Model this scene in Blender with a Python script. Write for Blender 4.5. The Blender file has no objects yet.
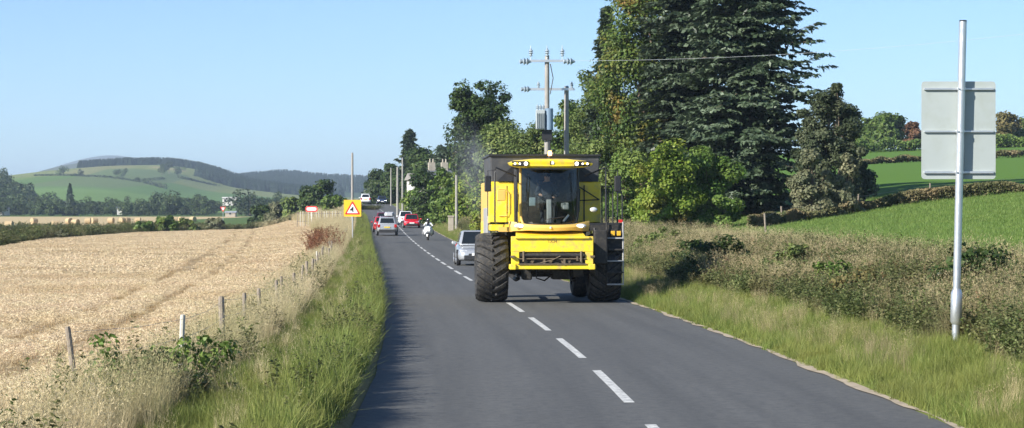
import bpy, math, random
import numpy as np
from mathutils import Vector, Matrix

# ------------------------------------------------------------------ camera, sky, sun, exposure
scene = bpy.context.scene
COL = scene.collection
R = math.radians
F = 2435.0            # focal length in pixels at 1024 wide
HC = 2.2              # eye height above the road
HORIZON = 216.0
cam_data = bpy.data.cameras.new('camera')
cam_data.sensor_width = 36.0
cam_data.lens = F / 1024 * 36.0
cam_data.shift_y = (HORIZON - 214.0) / 1024
cam_data.clip_start = 0.5
cam_data.clip_end = 40000
cam = bpy.data.objects.new('camera', cam_data)
cam.location = (0, 0, HC)
cam.rotation_euler = (R(90), 0, 0)
COL.objects.link(cam)
scene.camera = cam

SUN_EL, SUN_AZ = R(29), R(51)              # azimuth: degrees to the left of straight behind the camera
to_sun = Vector((-math.sin(SUN_AZ) * math.cos(SUN_EL), -math.cos(SUN_AZ) * math.cos(SUN_EL), math.sin(SUN_EL)))
world = bpy.data.worlds.new('World')
scene.world = world
world.use_nodes = True
wn = world.node_tree
wn.nodes.clear()
sky = wn.nodes.new('ShaderNodeTexSky')
sky.sky_type = 'NISHITA'
sky.sun_disc = False
sky.sun_elevation = SUN_EL
sky.sun_rotation = math.atan2(to_sun.x, to_sun.y)
sky.altitude = 2600
sky.air_density = 1.0
sky.dust_density = 0.0
sky.ozone_density = 5.0
bg = wn.nodes.new('ShaderNodeBackground')
bg.inputs['Strength'].default_value = 0.092
wo = wn.nodes.new('ShaderNodeOutputWorld')
wn.links.new(sky.outputs[0], bg.inputs[0])
wn.links.new(bg.outputs[0], wo.inputs[0])
sl = bpy.data.lights.new('sun', 'SUN')
sl.energy = 5.0
sl.angle = R(0.5)
sl.color = (1.0, 0.95, 0.86)
sun = bpy.data.objects.new('sun', sl)
sun.rotation_euler = to_sun.to_track_quat('Z', 'Y').to_euler()
COL.objects.link(sun)
vs = scene.view_settings
vs.view_transform = 'Standard'
vs.look = 'None'
vs.exposure = 0.85
vs.gamma = 1.0
vs.use_curve_mapping = False
scene.cycles.use_denoising = True
scene.cycles.max_bounces = 6
scene.cycles.transparent_max_bounces = 12
scene.cycles.volume_bounces = 0

rng = np.random.default_rng(7)
random.seed(7)

# ------------------------------------------------------------------ helpers: objects and meshes
def tag(o, label=None, cat=None, group=None, kind=None):
    if label: o['label'] = label
    if cat: o['category'] = cat
    if group: o['group'] = group
    if kind: o['kind'] = kind
    return o

def link(name, data, parent=None, coll=None):
    o = bpy.data.objects.new(name, data)
    (coll or COL).objects.link(o)
    o.parent = parent
    return o

def thing(name, label, cat, loc=(0, 0, 0), rz=0.0, group=None):
    o = link(name, None)
    o.location = loc
    o.rotation_euler = (0, 0, rz)
    o.empty_display_size = 0.2
    return tag(o, label, cat, group)

def np_mesh(name, V, Fc, mat=None, attrs=None, smooth=False):
    """V (n,3); Fc (m,k) int"""
    V = np.asarray(V, dtype=np.float32); Fc = np.asarray(Fc, dtype=np.int32)
    me = bpy.data.meshes.new(name)
    m, k = Fc.shape
    me.vertices.add(len(V)); me.vertices.foreach_set('co', V.ravel())
    me.loops.add(m * k); me.loops.foreach_set('vertex_index', Fc.ravel())
    me.polygons.add(m)
    me.polygons.foreach_set('loop_start', np.arange(0, m * k, k, dtype=np.int32))
    me.polygons.foreach_set('loop_total', np.full(m, k, dtype=np.int32))
    if smooth: me.polygons.foreach_set('use_smooth', np.ones(m, dtype=bool))
    for an, av in (attrs or {}).items():
        av = np.asarray(av, dtype=np.float32)
        if av.ndim == 1:
            a = me.attributes.new(an, 'FLOAT', 'POINT'); a.data.foreach_set('value', av)
        elif av.shape[1] == 2:
            a = me.attributes.new(an, 'FLOAT2', 'POINT'); a.data.foreach_set('vector', av.ravel())
        elif av.shape[1] == 4:
            a = me.attributes.new(an, 'FLOAT_COLOR', 'POINT'); a.data.foreach_set('color', av.ravel())
    me.update(calc_edges=True)
    if mat: me.materials.append(mat)
    return me

class MB:
    def __init__(self): self.v = []; self.f = []
    def add(self, vs_, fs_):
        n = len(self.v); self.v += [tuple(p) for p in vs_]; self.f += [tuple(i + n for i in f) for f in fs_]; return self
    def box(self, c, s, rot=None):
        hx, hy, hz = s[0] / 2, s[1] / 2, s[2] / 2
        P = [Vector((x, y, z)) for x in (-hx, hx) for y in (-hy, hy) for z in (-hz, hz)]
        if rot is not None: P = [rot @ p for p in P]
        P = [p + Vector(c) for p in P]
        return self.add(P, [(0, 1, 3, 2), (4, 6, 7, 5), (0, 4, 5, 1), (2, 3, 7, 6), (0, 2, 6, 4), (1, 5, 7, 3)])
    def hexa(self, p8):
        """p8: bottom ring of 4, then top ring of 4 (counter-clockwise from above)"""
        return self.add(p8, [(3, 2, 1, 0), (4, 5, 6, 7), (0, 1, 5, 4), (1, 2, 6, 5), (2, 3, 7, 6), (3, 0, 4, 7)])
    def quad(self, a, b, c, d): return self.add([a, b, c, d], [(0, 1, 2, 3)])
    def loft(self, rings, caps=True, closed=True):
        n = len(rings[0]); base = len(self.v)
        for r in rings: self.v += [tuple(p) for p in r]
        for i in range(len(rings) - 1):
            for j in range(n if closed else n - 1):
                a = base + i * n + j; b = base + i * n + (j + 1) % n
                self.f.append((a, b, b + n, a + n))
        if caps and closed:
            self.f.append(tuple(base + j for j in reversed(range(n))))
            self.f.append(tuple(base + (len(rings) - 1) * n + j for j in range(n)))
        return self
    def tube(self, path, r, n=8, caps=True):
        P = [Vector(p) for p in path]
        rr = r if isinstance(r, (list, tuple)) else [r] * len(P)
        rings = []
        for i, p in enumerate(P):
            d = (P[min(i + 1, len(P) - 1)] - P[max(i - 1, 0)])
            d = d.normalized() if d.length > 1e-9 else Vector((0, 0, 1))
            a = d.cross(Vector((0, 0, 1)) if abs(d.z) < 0.9 else Vector((1, 0, 0))).normalized()
            b = d.cross(a)
            rings.append([p + (a * math.cos(2 * math.pi * k / n) + b * math.sin(2 * math.pi * k / n)) * rr[i] for k in range(n)])
        return self.loft(rings, caps)
    def lathe(self, prof, axis='x', n=32, c=(0, 0, 0), closed=True):
        """prof: list of (along axis, radius)"""
        rings = []
        for k in range(n):
            t = 2 * math.pi * k / n; ring = []
            for (a, r) in prof:
                if axis == 'x': p = (a, r * math.cos(t), r * math.sin(t))
                elif axis == 'y': p = (r * math.cos(t), a, r * math.sin(t))
                else: p = (r * math.cos(t), r * math.sin(t), a)
                ring.append((p[0] + c[0], p[1] + c[1], p[2] + c[2]))
            rings.append(ring)
        rings.append(rings[0])
        return self.loft(rings, caps=False, closed=closed)
    def cyl(self, p0, p1, r, n=16): return self.tube([p0, p1], r, n)
    def ball(self, c, r, n=12, m=8, s=(1, 1, 1)):
        prof = [(-math.cos(math.pi * i / m), max(1e-4, math.sin(math.pi * i / m))) for i in range(m + 1)]
        t = MB().lathe(prof, 'z', n, closed=False)
        return self.add([(c[0] + p[0] * r * s[0], c[1] + p[1] * r * s[1], c[2] + p[2] * r * s[2]) for p in t.v], t.f)
    def extrude(self, poly, y0, y1):
        """poly in (x,z), extruded along y"""
        n = len(poly)
        return self.loft([[(x, y0, z) for x, z in poly], [(x, y1, z) for x, z in poly]])
    def mesh(self, name, mat, smooth=False):
        me = bpy.data.meshes.new(name); me.from_pydata(self.v, [], self.f)
        me.materials.append(mat); me.validate(); me.update()
        import bmesh
        bm = bmesh.new(); bm.from_mesh(me); bmesh.ops.recalc_face_normals(bm, faces=bm.faces); bm.to_mesh(me); bm.free()
        if smooth:
            me.polygons.foreach_set('use_smooth', np.ones(len(me.polygons), dtype=bool))
            me.set_sharp_from_angle(angle=R(38))
        return me
    def build(self, name, mat, parent=None, smooth=False, bevel=0, seg=2):
        o = link(name, self.mesh(name, mat, smooth), parent)
        if bevel:
            b = o.modifiers.new('bevel', 'BEVEL'); b.width = bevel; b.segments = seg; b.limit_method = 'ANGLE'; b.angle_limit = R(30)
            b.harden_normals = False
        return o

def copy_tree(o, parent=None):
    c = o.copy(); COL.objects.link(c); c.parent = parent
    for ch in list(o.children): copy_tree(ch, c)
    return c

# ------------------------------------------------------------------ helpers: materials
def nodes_of(name):
    m = bpy.data.materials.new(name); m.use_nodes = True
    nt = m.node_tree; nt.nodes.clear()
    out = nt.nodes.new('ShaderNodeOutputMaterial')
    return m, nt, out

def N(nt, t, **kw):
    n = nt.nodes.new(t)
    for k, v in kw.items(): setattr(n, k, v)
    return n

def mixc(nt, fac, a, b, mode='MIX'):
    n = nt.nodes.new('ShaderNodeMix'); n.data_type = 'RGBA'; n.blend_type = mode
    for sock, val in ((n.inputs['Factor'], fac), (n.inputs[6], a), (n.inputs[7], b)):
        if hasattr(val, 'is_linked'): nt.links.new(val, sock)
        elif isinstance(val, (int, float)): sock.default_value = val
        else: sock.default_value = (*val[:3], 1)
    return n.outputs[2]

def noise(nt, scale, detail=3, vec=None, rough=0.55):
    n = nt.nodes.new('ShaderNodeTexNoise'); n.inputs['Scale'].default_value = scale
    n.inputs['Detail'].default_value = detail; n.inputs['Roughness'].default_value = rough
    if vec is not None: nt.links.new(vec, n.inputs['Vector'])
    return n.outputs['Fac']

def remap(nt, v, a, b, c=0.0, d=1.0):
    n = nt.nodes.new('ShaderNodeMapRange'); n.inputs[1].default_value = a; n.inputs[2].default_value = b
    n.inputs[3].default_value = c; n.inputs[4].default_value = d; nt.links.new(v, n.inputs[0]); return n.outputs[0]

def mat(name, col, rough=0.55, metal=0.0, spec=0.5, var=0.12, nscale=3.0, dirt=None, dirt_amt=0.0, bump=0.0, bscale=40.0, coat=0.0):
    m, nt, out = nodes_of(name)
    p = N(nt, 'ShaderNodeBsdfPrincipled'); nt.links.new(p.outputs[0], out.inputs[0])
    tc = N(nt, 'ShaderNodeTexCoord'); ob = tc.outputs['Object']
    f = noise(nt, nscale, 4, ob)
    c = mixc(nt, f, [x * (1 - var) for x in col], [min(1, x * (1 + var)) for x in col])
    if dirt:
        g = remap(nt, noise(nt, nscale * 2.3, 6, ob, 0.65), 0.48, 0.68, 0, dirt_amt)
        c = mixc(nt, g, c, dirt)
    nt.links.new(c, p.inputs['Base Color'])
    p.inputs['Metallic'].default_value = metal
    p.inputs['Specular IOR Level'].default_value = spec
    p.inputs['Coat Weight'].default_value = coat
    p.inputs['Coat Roughness'].default_value = 0.08
    r = remap(nt, noise(nt, nscale * 4, 3, ob), 0.3, 0.7, max(0, rough - 0.08), min(1, rough + 0.08))
    nt.links.new(r, p.inputs['Roughness'])
    if bump:
        b = N(nt, 'ShaderNodeBump'); b.inputs['Strength'].default_value = bump; b.inputs['Distance'].default_value = 0.02
        nt.links.new(noise(nt, bscale, 4, ob), b.inputs['Height']); nt.links.new(b.outputs[0], p.inputs['Normal'])
    return m

def emit(name, col, strength):
    m, nt, out = nodes_of(name)
    e = N(nt, 'ShaderNodeEmission'); e.inputs[0].default_value = (*col, 1); e.inputs[1].default_value = strength
    nt.links.new(e.outputs[0], out.inputs[0]); return m

def glass(name, tint=(0.5, 0.55, 0.55), refl=0.12, rough=0.02):
    m, nt, out = nodes_of(name)
    t = N(nt, 'ShaderNodeBsdfTransparent'); t.inputs[0].default_value = (*tint, 1)
    g = N(nt, 'ShaderNodeBsdfGlossy'); g.inputs['Roughness'].default_value = rough
    g.inputs[0].default_value = (0.95, 0.98, 1, 1)
    fr = N(nt, 'ShaderNodeLayerWeight'); fr.inputs[0].default_value = 0.25
    mx = N(nt, 'ShaderNodeMixShader')
    nt.links.new(remap(nt, fr.outputs['Fresnel'], 0, 1, refl * 0.6, 0.75), mx.inputs[0])
    nt.links.new(t.outputs[0], mx.inputs[1]); nt.links.new(g.outputs[0], mx.inputs[2]); nt.links.new(mx.outputs[0], out.inputs[0])
    return m

def foliage(name, cols, trans=0.3, rough=0.6, patch=None, pscale=0.35, spec=0.25, vary=0.18, pcut=0.46):
    """cols: three colours picked by the leaf attribute 'tint'; patch: colour mixed in by a world noise"""
    m, nt, out = nodes_of(name)
    a = N(nt, 'ShaderNodeAttribute', attribute_name='tint')
    cr = N(nt, 'ShaderNodeValToRGB')
    cr.color_ramp.elements[0].color = (*cols[0], 1); cr.color_ramp.elements[0].position = 0.1
    cr.color_ramp.elements[1].color = (*cols[2], 1); cr.color_ramp.elements[1].position = 0.95
    e = cr.color_ramp.elements.new(0.5); e.color = (*cols[1], 1)
    nt.links.new(a.outputs['Fac'], cr.inputs[0])
    geo = N(nt, 'ShaderNodeNewGeometry')
    c = cr.outputs[0]
    if patch is not None:
        f = remap(nt, noise(nt, pscale, 3, geo.outputs['Position']), pcut, pcut + .16, 0, 0.85)
        c = mixc(nt, f, c, patch)
    oi = N(nt, 'ShaderNodeObjectInfo')
    hs = N(nt, 'ShaderNodeHueSaturation')
    nt.links.new(remap(nt, oi.outputs['Random'], 0, 1, 1 - vary, 1 + vary), hs.inputs['Value'])
    nt.links.new(remap(nt, noise(nt, 1.3, 2, geo.outputs['Position']), 0.3, 0.7, 0.488, 0.512), hs.inputs['Hue'])
    nt.links.new(c, hs.inputs['Color'])
    p = N(nt, 'ShaderNodeBsdfPrincipled'); p.inputs['Roughness'].default_value = rough; p.inputs['Specular IOR Level'].default_value = spec
    t = N(nt, 'ShaderNodeBsdfTranslucent'); mx = N(nt, 'ShaderNodeMixShader'); mx.inputs[0].default_value = trans
    nt.links.new(hs.outputs[0], p.inputs['Base Color']); nt.links.new(hs.outputs[0], t.inputs[0])
    nt.links.new(p.outputs[0], mx.inputs[1]); nt.links.new(t.outputs[0], mx.inputs[2]); nt.links.new(mx.outputs[0], out.inputs[0])
    return m

# ------------------------------------------------------------------ the lie of the land
_cy = np.array([-60, 0, 15, 26, 38, 46.3, 55.6, 62, 75, 89, 114, 145, 185, 255, 340, 443, 520, 700, 20000.])
_cx = np.array([1.75, 1.75, 1.66, 1.5, 1.13, .74, .28, -.09, -.88, -1.76, -3.25, -5.1, -7.5, -11.7, -17.2, -25.2, -33, -54, -54.])
_ys = np.arange(-60, 900, 1.0)
_k = np.exp(-0.5 * (np.arange(-24, 25) / 7.0) ** 2); _k /= _k.sum()
_xs = np.convolve(np.pad(np.interp(_ys, _cy, _cx), 24, mode='edge'), _k, mode='valid')
def Xc(Y): return np.interp(Y, _ys, _xs)
_sl = np.where(_ys < 100, 0, np.where(_ys < 425, 2 * 3.83e-5 * (_ys - 100), np.maximum(-0.03, 0.0249 - 0.00085 * (_ys - 425))))
_sl = np.where(_ys > 560, 0, _sl)
_zs = np.cumsum(_sl) * 1.0
def zr(Y): return np.interp(Y, _ys, _zs)
def heading(Y): return -math.atan((float(Xc(Y + 3)) - float(Xc(Y - 3))) / 6.0)      # rotation about z for something aligned with the road
HW = 3.15             # half width of the carriageway
def sm(t):
    t = np.clip(t, 0, 1); return t * t * (3 - 2 * t)
def ground_z(X, Y):
    X = np.asarray(X, dtype=float); Y = np.asarray(Y, dtype=float)
    u = X - Xc(Y); z0 = zr(Y)
    # left
    base = np.interp(Y, [0, 300, 400, 550, 850, 1200, 3000, 12000], [0.05, 0.05, 0.0, 0.4, 1.7, 4, 6, 8])
    w = sm((-u - 4.6) / (7.0 + np.clip(Y - 185, 0, 90) * .11))
    zl = (z0 + 0.30 * sm((-u - HW - .02) / 0.34)) * (1 - w) + base * w
    # right
    v = np.clip(u - HW, 0, None)
    bank = 0.06 * sm(v / .25) + 0.26 * sm((v - .3) / 1.9) + 0.55 * sm((v - 1.9) / 4.0) + 0.0035 * np.clip(Y - 50, 0, 100) * sm((v - 2) / 4)
    slope = 0.022 * np.clip(Y - 50, 0, 700) * sm((u - 6) / 30.0) + 0.035 * np.clip(u - 20, 0, 160) * sm(Y / 120)
    zright = z0 * (1 - 0.6 * sm((u - 10) / 30)) + bank + slope
    z = np.where(u < 0, zl, zright)
    return np.where(np.abs(u) < HW + .02, z0 - 0.05, z)
def gz(X, Y): return float(ground_z(X, Y))
def px(x, Y): return (x - 512.0) * Y / F                    # world X of picture column x at depth Y
def pz(y, Y): return HC - (y - HORIZON) * Y / F             # world Z of picture row y at depth Y
def ur(u, Y): return float(Xc(Y)) + u                       # world X of an offset from the road's centre

# the crop's far boundary (world X, Y), and whether points are inside the crop
def crop_left(Y): return np.interp(Y, [0, 130, 160, 210, 308, 375, 390], [-48, -35, -33.6, -40.8, -47, -44, -33.6])
def in_crop(X, Y): return (X - Xc(Y) < -5.65 - np.clip(Y - 150, 0, 260) * .036) & (X > crop_left(Y)) & (Y < 388)

# ------------------------------------------------------------------ ground sheet
def ground_material():
    m, nt, out = nodes_of('ground_land')
    p = N(nt, 'ShaderNodeBsdfPrincipled'); nt.links.new(p.outputs[0], out.inputs[0])
    a = N(nt, 'ShaderNodeAttribute', attribute_name='land')
    geo = N(nt, 'ShaderNodeNewGeometry'); pos = geo.outputs['Position']
    f1 = noise(nt, 0.25, 5, pos); f2 = noise(nt, 6.0, 4, pos)
    c = mixc(nt, remap(nt, f1, 0.3, 0.7, 0, 0.35), a.outputs['Color'], (0.9, 0.85, 0.6), 'MULTIPLY')
    c = mixc(nt, remap(nt, f2, 0.35, 0.65, 0, 0.4), c, (0.62, 0.62, 0.55), 'MULTIPLY')
    nt.links.new(c, p.inputs['Base Color']); p.inputs['Roughness'].default_value = 0.9; p.inputs['Specular IOR Level'].default_value = 0.1
    b = N(nt, 'ShaderNodeBump'); b.inputs['Strength'].default_value = 0.6; b.inputs['Distance'].default_value = 0.08
    nt.links.new(f2, b.inputs['Height']); nt.links.new(b.outputs[0], p.inputs['Normal'])
    return m

SOIL = (0.26, 0.19, 0.11); STRAW = (0.50, 0.38, 0.21); GREEN = (0.105, 0.20, 0.035); DRY = (0.24, 0.2, 0.1); FARFIELD = (0.56, 0.44, 0.26)
ys = np.unique(np.concatenate([np.arange(-40, 130, 1.6), np.arange(130, 320, 4.0), np.arange(320, 1000, 12.0), np.geomspace(1000, 16000, 26)]))
us = np.unique(np.concatenate([-np.geomspace(60, 9000, 26), np.arange(-60, -9, 2.0), np.arange(-9, -3.2, 0.35), [-HW - .03, -HW + .12, 0, HW - .12, HW + .03],
                               np.arange(3.3, 12, 0.35), np.arange(12, 60, 2.0), np.geomspace(60, 9000, 30)]))
YY, UU = np.meshgrid(ys, us, indexing='ij')
XX = Xc(YY) + UU
ZZ = ground_z(XX, YY)
land = np.zeros(XX.shape + (4,)); land[..., 3] = 1
def paint(mask, c): land[mask, 0], land[mask, 1], land[mask, 2] = c
paint(np.ones(XX.shape, bool), (0.10, 0.16, 0.045))
paint((UU < -HW) & (YY < 330), DRY)
paint(in_crop(XX, YY), STRAW)
paint((UU < -40) & (YY > 430) & (YY < 890), FARFIELD)
paint((UU < -4.4) & (UU > -HW - 2) & (YY < 330), (0.14, 0.17, 0.05))
paint((UU > HW) & (UU < 5.4), (0.15, 0.18, 0.05))
paint((UU >= 5.4) & (UU < 9.3), (0.17, 0.16, 0.07))
paint((UU >= 9.3) & (YY < 800), GREEN)
nr, nc = XX.shape
V = np.stack([XX, YY, ZZ], -1).reshape(-1, 3)
ii = (np.arange(nr - 1)[:, None] * nc + np.arange(nc - 1)[None, :]).ravel()
ground = link('ground', np_mesh('ground', V, np.stack([ii, ii + 1, ii + nc + 1, ii + nc], -1), ground_material(), {'land': land.reshape(-1, 4)}, smooth=True))
tag(ground, kind='structure')

# ------------------------------------------------------------------ road
def ribbon(name, u0, u1, y0, y1, dz, material, step=1.5, edge_noise=0.0, thick=0.0):
    yy = np.arange(y0, y1 + step, step); n = len(yy)
    a = rng.normal(0, 1, n) * edge_noise; b = rng.normal(0, 1, n) * edge_noise
    if edge_noise:
        k = np.array([.25, .5, .25]); a = np.convolve(a, k, 'same'); b = np.convolve(b, k, 'same')
    cols = np.linspace(0, 1, 5)
    P = []; UV = []
    for t in cols:
        u = (u0 + a) * (1 - t) + (u1 + b) * t
        P.append(np.stack([Xc(yy) + u, yy, zr(yy) + dz + 0 * u], -1)); UV.append(np.stack([u, yy], -1))
    P = np.stack(P, 1); UV = np.stack(UV, 1)
    nc_ = len(cols)
    ii_ = (np.arange(n - 1)[:, None] * nc_ + np.arange(nc_ - 1)[None, :]).ravel()
    o = link(name, np_mesh(name, P.reshape(-1, 3), np.stack([ii_, ii_ + 1, ii_ + nc_ + 1, ii_ + nc_], -1), material, {'lane': UV.reshape(-1, 2)}))
    return o

def asphalt():
    m, nt, out = nodes_of('asphalt')
    p = N(nt, 'ShaderNodeBsdfPrincipled'); nt.links.new(p.outputs[0], out.inputs[0])
    a = N(nt, 'ShaderNodeAttribute', attribute_name='lane')
    mp = N(nt, 'ShaderNodeMapping'); mp.inputs['Scale'].default_value = (2.0, 0.05, 1)
    nt.links.new(a.outputs['Vector'], mp.inputs['Vector'])
    streak = noise(nt, 1.0, 4, mp.outputs[0], 0.6)
    geo = N(nt, 'ShaderNodeNewGeometry'); pos = geo.outputs['Position']
    grit = noise(nt, 45, 3, pos, 0.7); blot = noise(nt, 0.35, 4, pos)
    c = mixc(nt, remap(nt, streak, 0.32, 0.68), (0.102, 0.103, 0.096), (0.160, 0.160, 0.149))
    c = mixc(nt, remap(nt, blot, 0.35, 0.65, 0, 0.45), c, (0.107, 0.108, 0.101))
    sx = N(nt, 'ShaderNodeSeparateXYZ'); nt.links.new(a.outputs['Vector'], sx.inputs[0])
    wv = N(nt, 'ShaderNodeMath', operation='MULTIPLY_ADD'); nt.links.new(sx.outputs[0], wv.inputs[0]); wv.inputs[1].default_value = 3.93; wv.inputs[2].default_value = 1.5
    sn = N(nt, 'ShaderNodeMath', operation='SINE'); nt.links.new(wv.outputs[0], sn.inputs[0])
    c = mixc(nt, remap(nt, sn.outputs[0], -.4, 1, 0, .34), c, (0.170, 0.170, 0.158))
    cg = noise(nt, 7, 6, pos, .8)
    c = mixc(nt, remap(nt, cg, 0.42, 0.66, 0, 0.75), c, (0.055, 0.056, 0.058))
    c = mixc(nt, remap(nt, grit, 0.35, 0.7, 0, 0.55), c, (0.045, 0.046, 0.05))
    vo = N(nt, 'ShaderNodeTexVoronoi'); vo.inputs['Scale'].default_value = 70; nt.links.new(pos, vo.inputs['Vector'])
    c = mixc(nt, remap(nt, vo.outputs['Distance'], 0.0, 0.25, 0.35, 0), c, (0.24, 0.24, 0.235))
    nt.links.new(c, p.inputs['Base Color']); p.inputs['Roughness'].default_value = 0.78; p.inputs['Specular IOR Level'].default_value = 0.35
    b = N(nt, 'ShaderNodeBump'); b.inputs['Strength'].default_value = 0.35; b.inputs['Distance'].default_value = 0.01
    nt.links.new(grit, b.inputs['Height']); nt.links.new(b.outputs[0], p.inputs['Normal'])
    return m
road = tag(ribbon('road', -HW, HW, -40, 600, 0.0, asphalt(), edge_noise=0.03), kind='structure')
grit_m = mat('road_grit', (0.40, 0.33, 0.24), 0.9, var=0.5, nscale=3, bump=0.4)
tag(ribbon('road_edge_grit', HW - 0.05, HW + 0.21, -40, 420, 0.012, grit_m, step=0.45, edge_noise=0.065), kind='structure')

def line_paint():
    m, nt, out = nodes_of('line_paint')
    p = N(nt, 'ShaderNodeBsdfPrincipled'); nt.links.new(p.outputs[0], out.inputs[0])
    geo = N(nt, 'ShaderNodeNewGeometry')
    g = remap(nt, noise(nt, 9, 6, geo.outputs['Position'], 0.7), 0.40, 0.62, 0, 0.85)
    nt.links.new(mixc(nt, g, (0.70, 0.70, 0.66), (0.22, 0.22, 0.22)), p.inputs['Base Color']); p.inputs['Roughness'].default_value = 0.7
    return m
PAINT = line_paint()
# centre line: 6 m marks, 3 m gaps; first mark begins at 55.6..61.9 m and so on
k0 = 55.75
for k in range(-6, 42):
    a0 = k0 + 9.02 * k
    if a0 < -5: continue
    o = ribbon('centre_line_mark', -0.062, 0.062, a0, a0 + 6.0, 0.004, PAINT, step=1.0, edge_noise=0.004)
    o.parent = road

# ------------------------------------------------------------------ plants: leaf cards, clumps, trees
def leaf_quads(C, Nrm, L, W, T=None):
    """rhombic leaves at C facing Nrm; optional long-axis direction T"""
    n = len(C)
    Nrm = Nrm / (np.linalg.norm(Nrm, axis=1, keepdims=True) + 1e-9)
    if T is None: T = rng.normal(size=(n, 3))
    T = T - Nrm * np.sum(T * Nrm, 1, keepdims=True)
    T /= (np.linalg.norm(T, axis=1, keepdims=True) + 1e-9)
    B = np.cross(Nrm, T)
    L = np.broadcast_to(np.asarray(L, float), (n,))[:, None] / 2; W = np.broadcast_to(np.asarray(W, float), (n,))[:, None] / 2
    Vv = np.stack([C - T * L, C + B * W + T * L * .1 + Nrm * W * .25, C + T * L, C - B * W + T * L * .1 + Nrm * W * .25], 1).reshape(-1, 3)
    return Vv, np.arange(4 * n).reshape(n, 4)

def blades(n, radius, h0, h1, lean, width, segs=2, tints=(0, 1), curl=0.5, square=False):
    """a tuft of curved blades"""
    Vs, Fs, Ts = [], [], []
    if square: base = np.stack([rng.uniform(-radius, radius, n), rng.uniform(-radius, radius, n)], 1)
    else:
        r = radius * np.sqrt(rng.random(n)); t = rng.random(n) * 6.283; base = np.stack([r * np.cos(t), r * np.sin(t)], 1)
    az = rng.random(n) * 6.283; h = rng.uniform(h0, h1, n); ln = np.abs(rng.normal(0, lean, n)) + .05; fa = rng.random(n) * 6.283
    tint = rng.uniform(*tints, n)
    s = np.linspace(0, 1, segs + 1)
    P = np.zeros((n, segs + 1, 2, 3))
    for i, si in enumerate(s):
        off = ln * h * (si * (1 - curl) + curl * si * si)
        cx = base[:, 0] + np.cos(az) * off; cy = base[:, 1] + np.sin(az) * off
        cz = h * si * (1 - 0.25 * ln * si)
        w = width * (1 - 0.85 * si) / 2
        P[:, i, 0] = np.stack([cx - np.cos(fa) * w, cy - np.sin(fa) * w, cz], 1)
        P[:, i, 1] = np.stack([cx + np.cos(fa) * w, cy + np.sin(fa) * w, cz], 1)
    m = 2 * (segs + 1)
    Vv = P.reshape(n * m, 3)
    Ff = np.concatenate([np.stack([np.arange(n) * m + 2 * i, np.arange(n) * m + 2 * i + 1, np.arange(n) * m + 2 * i + 3, np.arange(n) * m + 2 * i + 2], 1) for i in range(segs)])
    tips = P[:, -1].mean(1)
    return Vv, Ff, np.repeat(tint, m), tips, az

def merge(parts):
    V_, F_, T_ = [], [], []; n = 0
    for v, f, t in parts:
        V_.append(v); F_.append(f + n); T_.append(t); n += len(v)
    return np.concatenate(V_), np.concatenate(F_), np.concatenate(T_)

PROTO = {}
def proto(coll_name, meshes):
    c = bpy.data.collections.new(coll_name)
    for i, me in enumerate(meshes):
        o = bpy.data.objects.new('%s_%02d' % (coll_name, i), me); c.objects.link(o)
    PROTO[coll_name] = (c, len(meshes)); return c

def scatter(name, coll_name, P, rot, sc, label=None, cat=None, idx=None):
    c, nproto = PROTO[coll_name]
    n = len(P)
    me = bpy.data.meshes.new(name); me.vertices.add(n); me.vertices.foreach_set('co', np.asarray(P, np.float32).ravel())
    a = me.attributes.new('rot', 'FLOAT_VECTOR', 'POINT'); a.data.foreach_set('vector', np.asarray(rot, np.float32).ravel())
    sc = np.asarray(sc, np.float32)
    if sc.ndim == 1: sc = np.repeat(sc[:, None], 3, 1)
    a = me.attributes.new('scl', 'FLOAT_VECTOR', 'POINT'); a.data.foreach_set('vector', sc.ravel())
    a = me.attributes.new('pick', 'INT', 'POINT')
    a.data.foreach_set('value', (rng.integers(0, nproto, n) if idx is None else idx).astype(np.int32))
    o = link(name, me)
    ng = bpy.data.node_groups.new('scatter_' + name, 'GeometryNodeTree')
    ng.interface.new_socket('Geometry', in_out='INPUT', socket_type='NodeSocketGeometry')
    ng.interface.new_socket('Geometry', in_out='OUTPUT', socket_type='NodeSocketGeometry')
    gi = ng.nodes.new('NodeGroupInput'); go = ng.nodes.new('NodeGroupOutput')
    ci = ng.nodes.new('GeometryNodeCollectionInfo'); ci.inputs['Collection'].default_value = c
    ci.inputs['Separate Children'].default_value = True; ci.inputs['Reset Children'].default_value = True
    ip = ng.nodes.new('GeometryNodeInstanceOnPoints'); ip.inputs['Pick Instance'].default_value = True
    def attr(nm, dt):
        q = ng.nodes.new('GeometryNodeInputNamedAttribute'); q.data_type = dt; q.inputs['Name'].default_value = nm; return q.outputs['Attribute']
    ng.links.new(gi.outputs[0], ip.inputs['Points']); ng.links.new(ci.outputs[0], ip.inputs['Instance'])
    ng.links.new(attr('pick', 'INT'), ip.inputs['Instance Index'])
    ng.links.new(attr('rot', 'FLOAT_VECTOR'), ip.inputs['Rotation']); ng.links.new(attr('scl', 'FLOAT_VECTOR'), ip.inputs['Scale'])
    ng.links.new(ip.outputs[0], go.inputs[0])
    md = o.modifiers.new('scatter', 'NODES'); md.node_group = ng
    tag(o, label, cat, kind='stuff')
    return o

def zrot(n, tilt=0.12):
    return np.stack([rng.normal(0, tilt, n), rng.normal(0, tilt, n), rng.random(n) * 6.283], 1)

def value_noise(X, Y, s, seed=0):
    r_ = np.random.default_rng(seed); g = r_.random((64, 64))
    x = (X / s) % 63; y = (Y / s) % 63
    i = np.floor(x).astype(int); j = np.floor(y).astype(int); a = sm(x - i); b = sm(y - j)
    i1 = (i + 1) % 64; j1 = (j + 1) % 64
    return g[i, j] * (1 - a) * (1 - b) + g[i1, j] * a * (1 - b) + g[i, j1] * (1 - a) * b + g[i1, j1] * a * b

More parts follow.
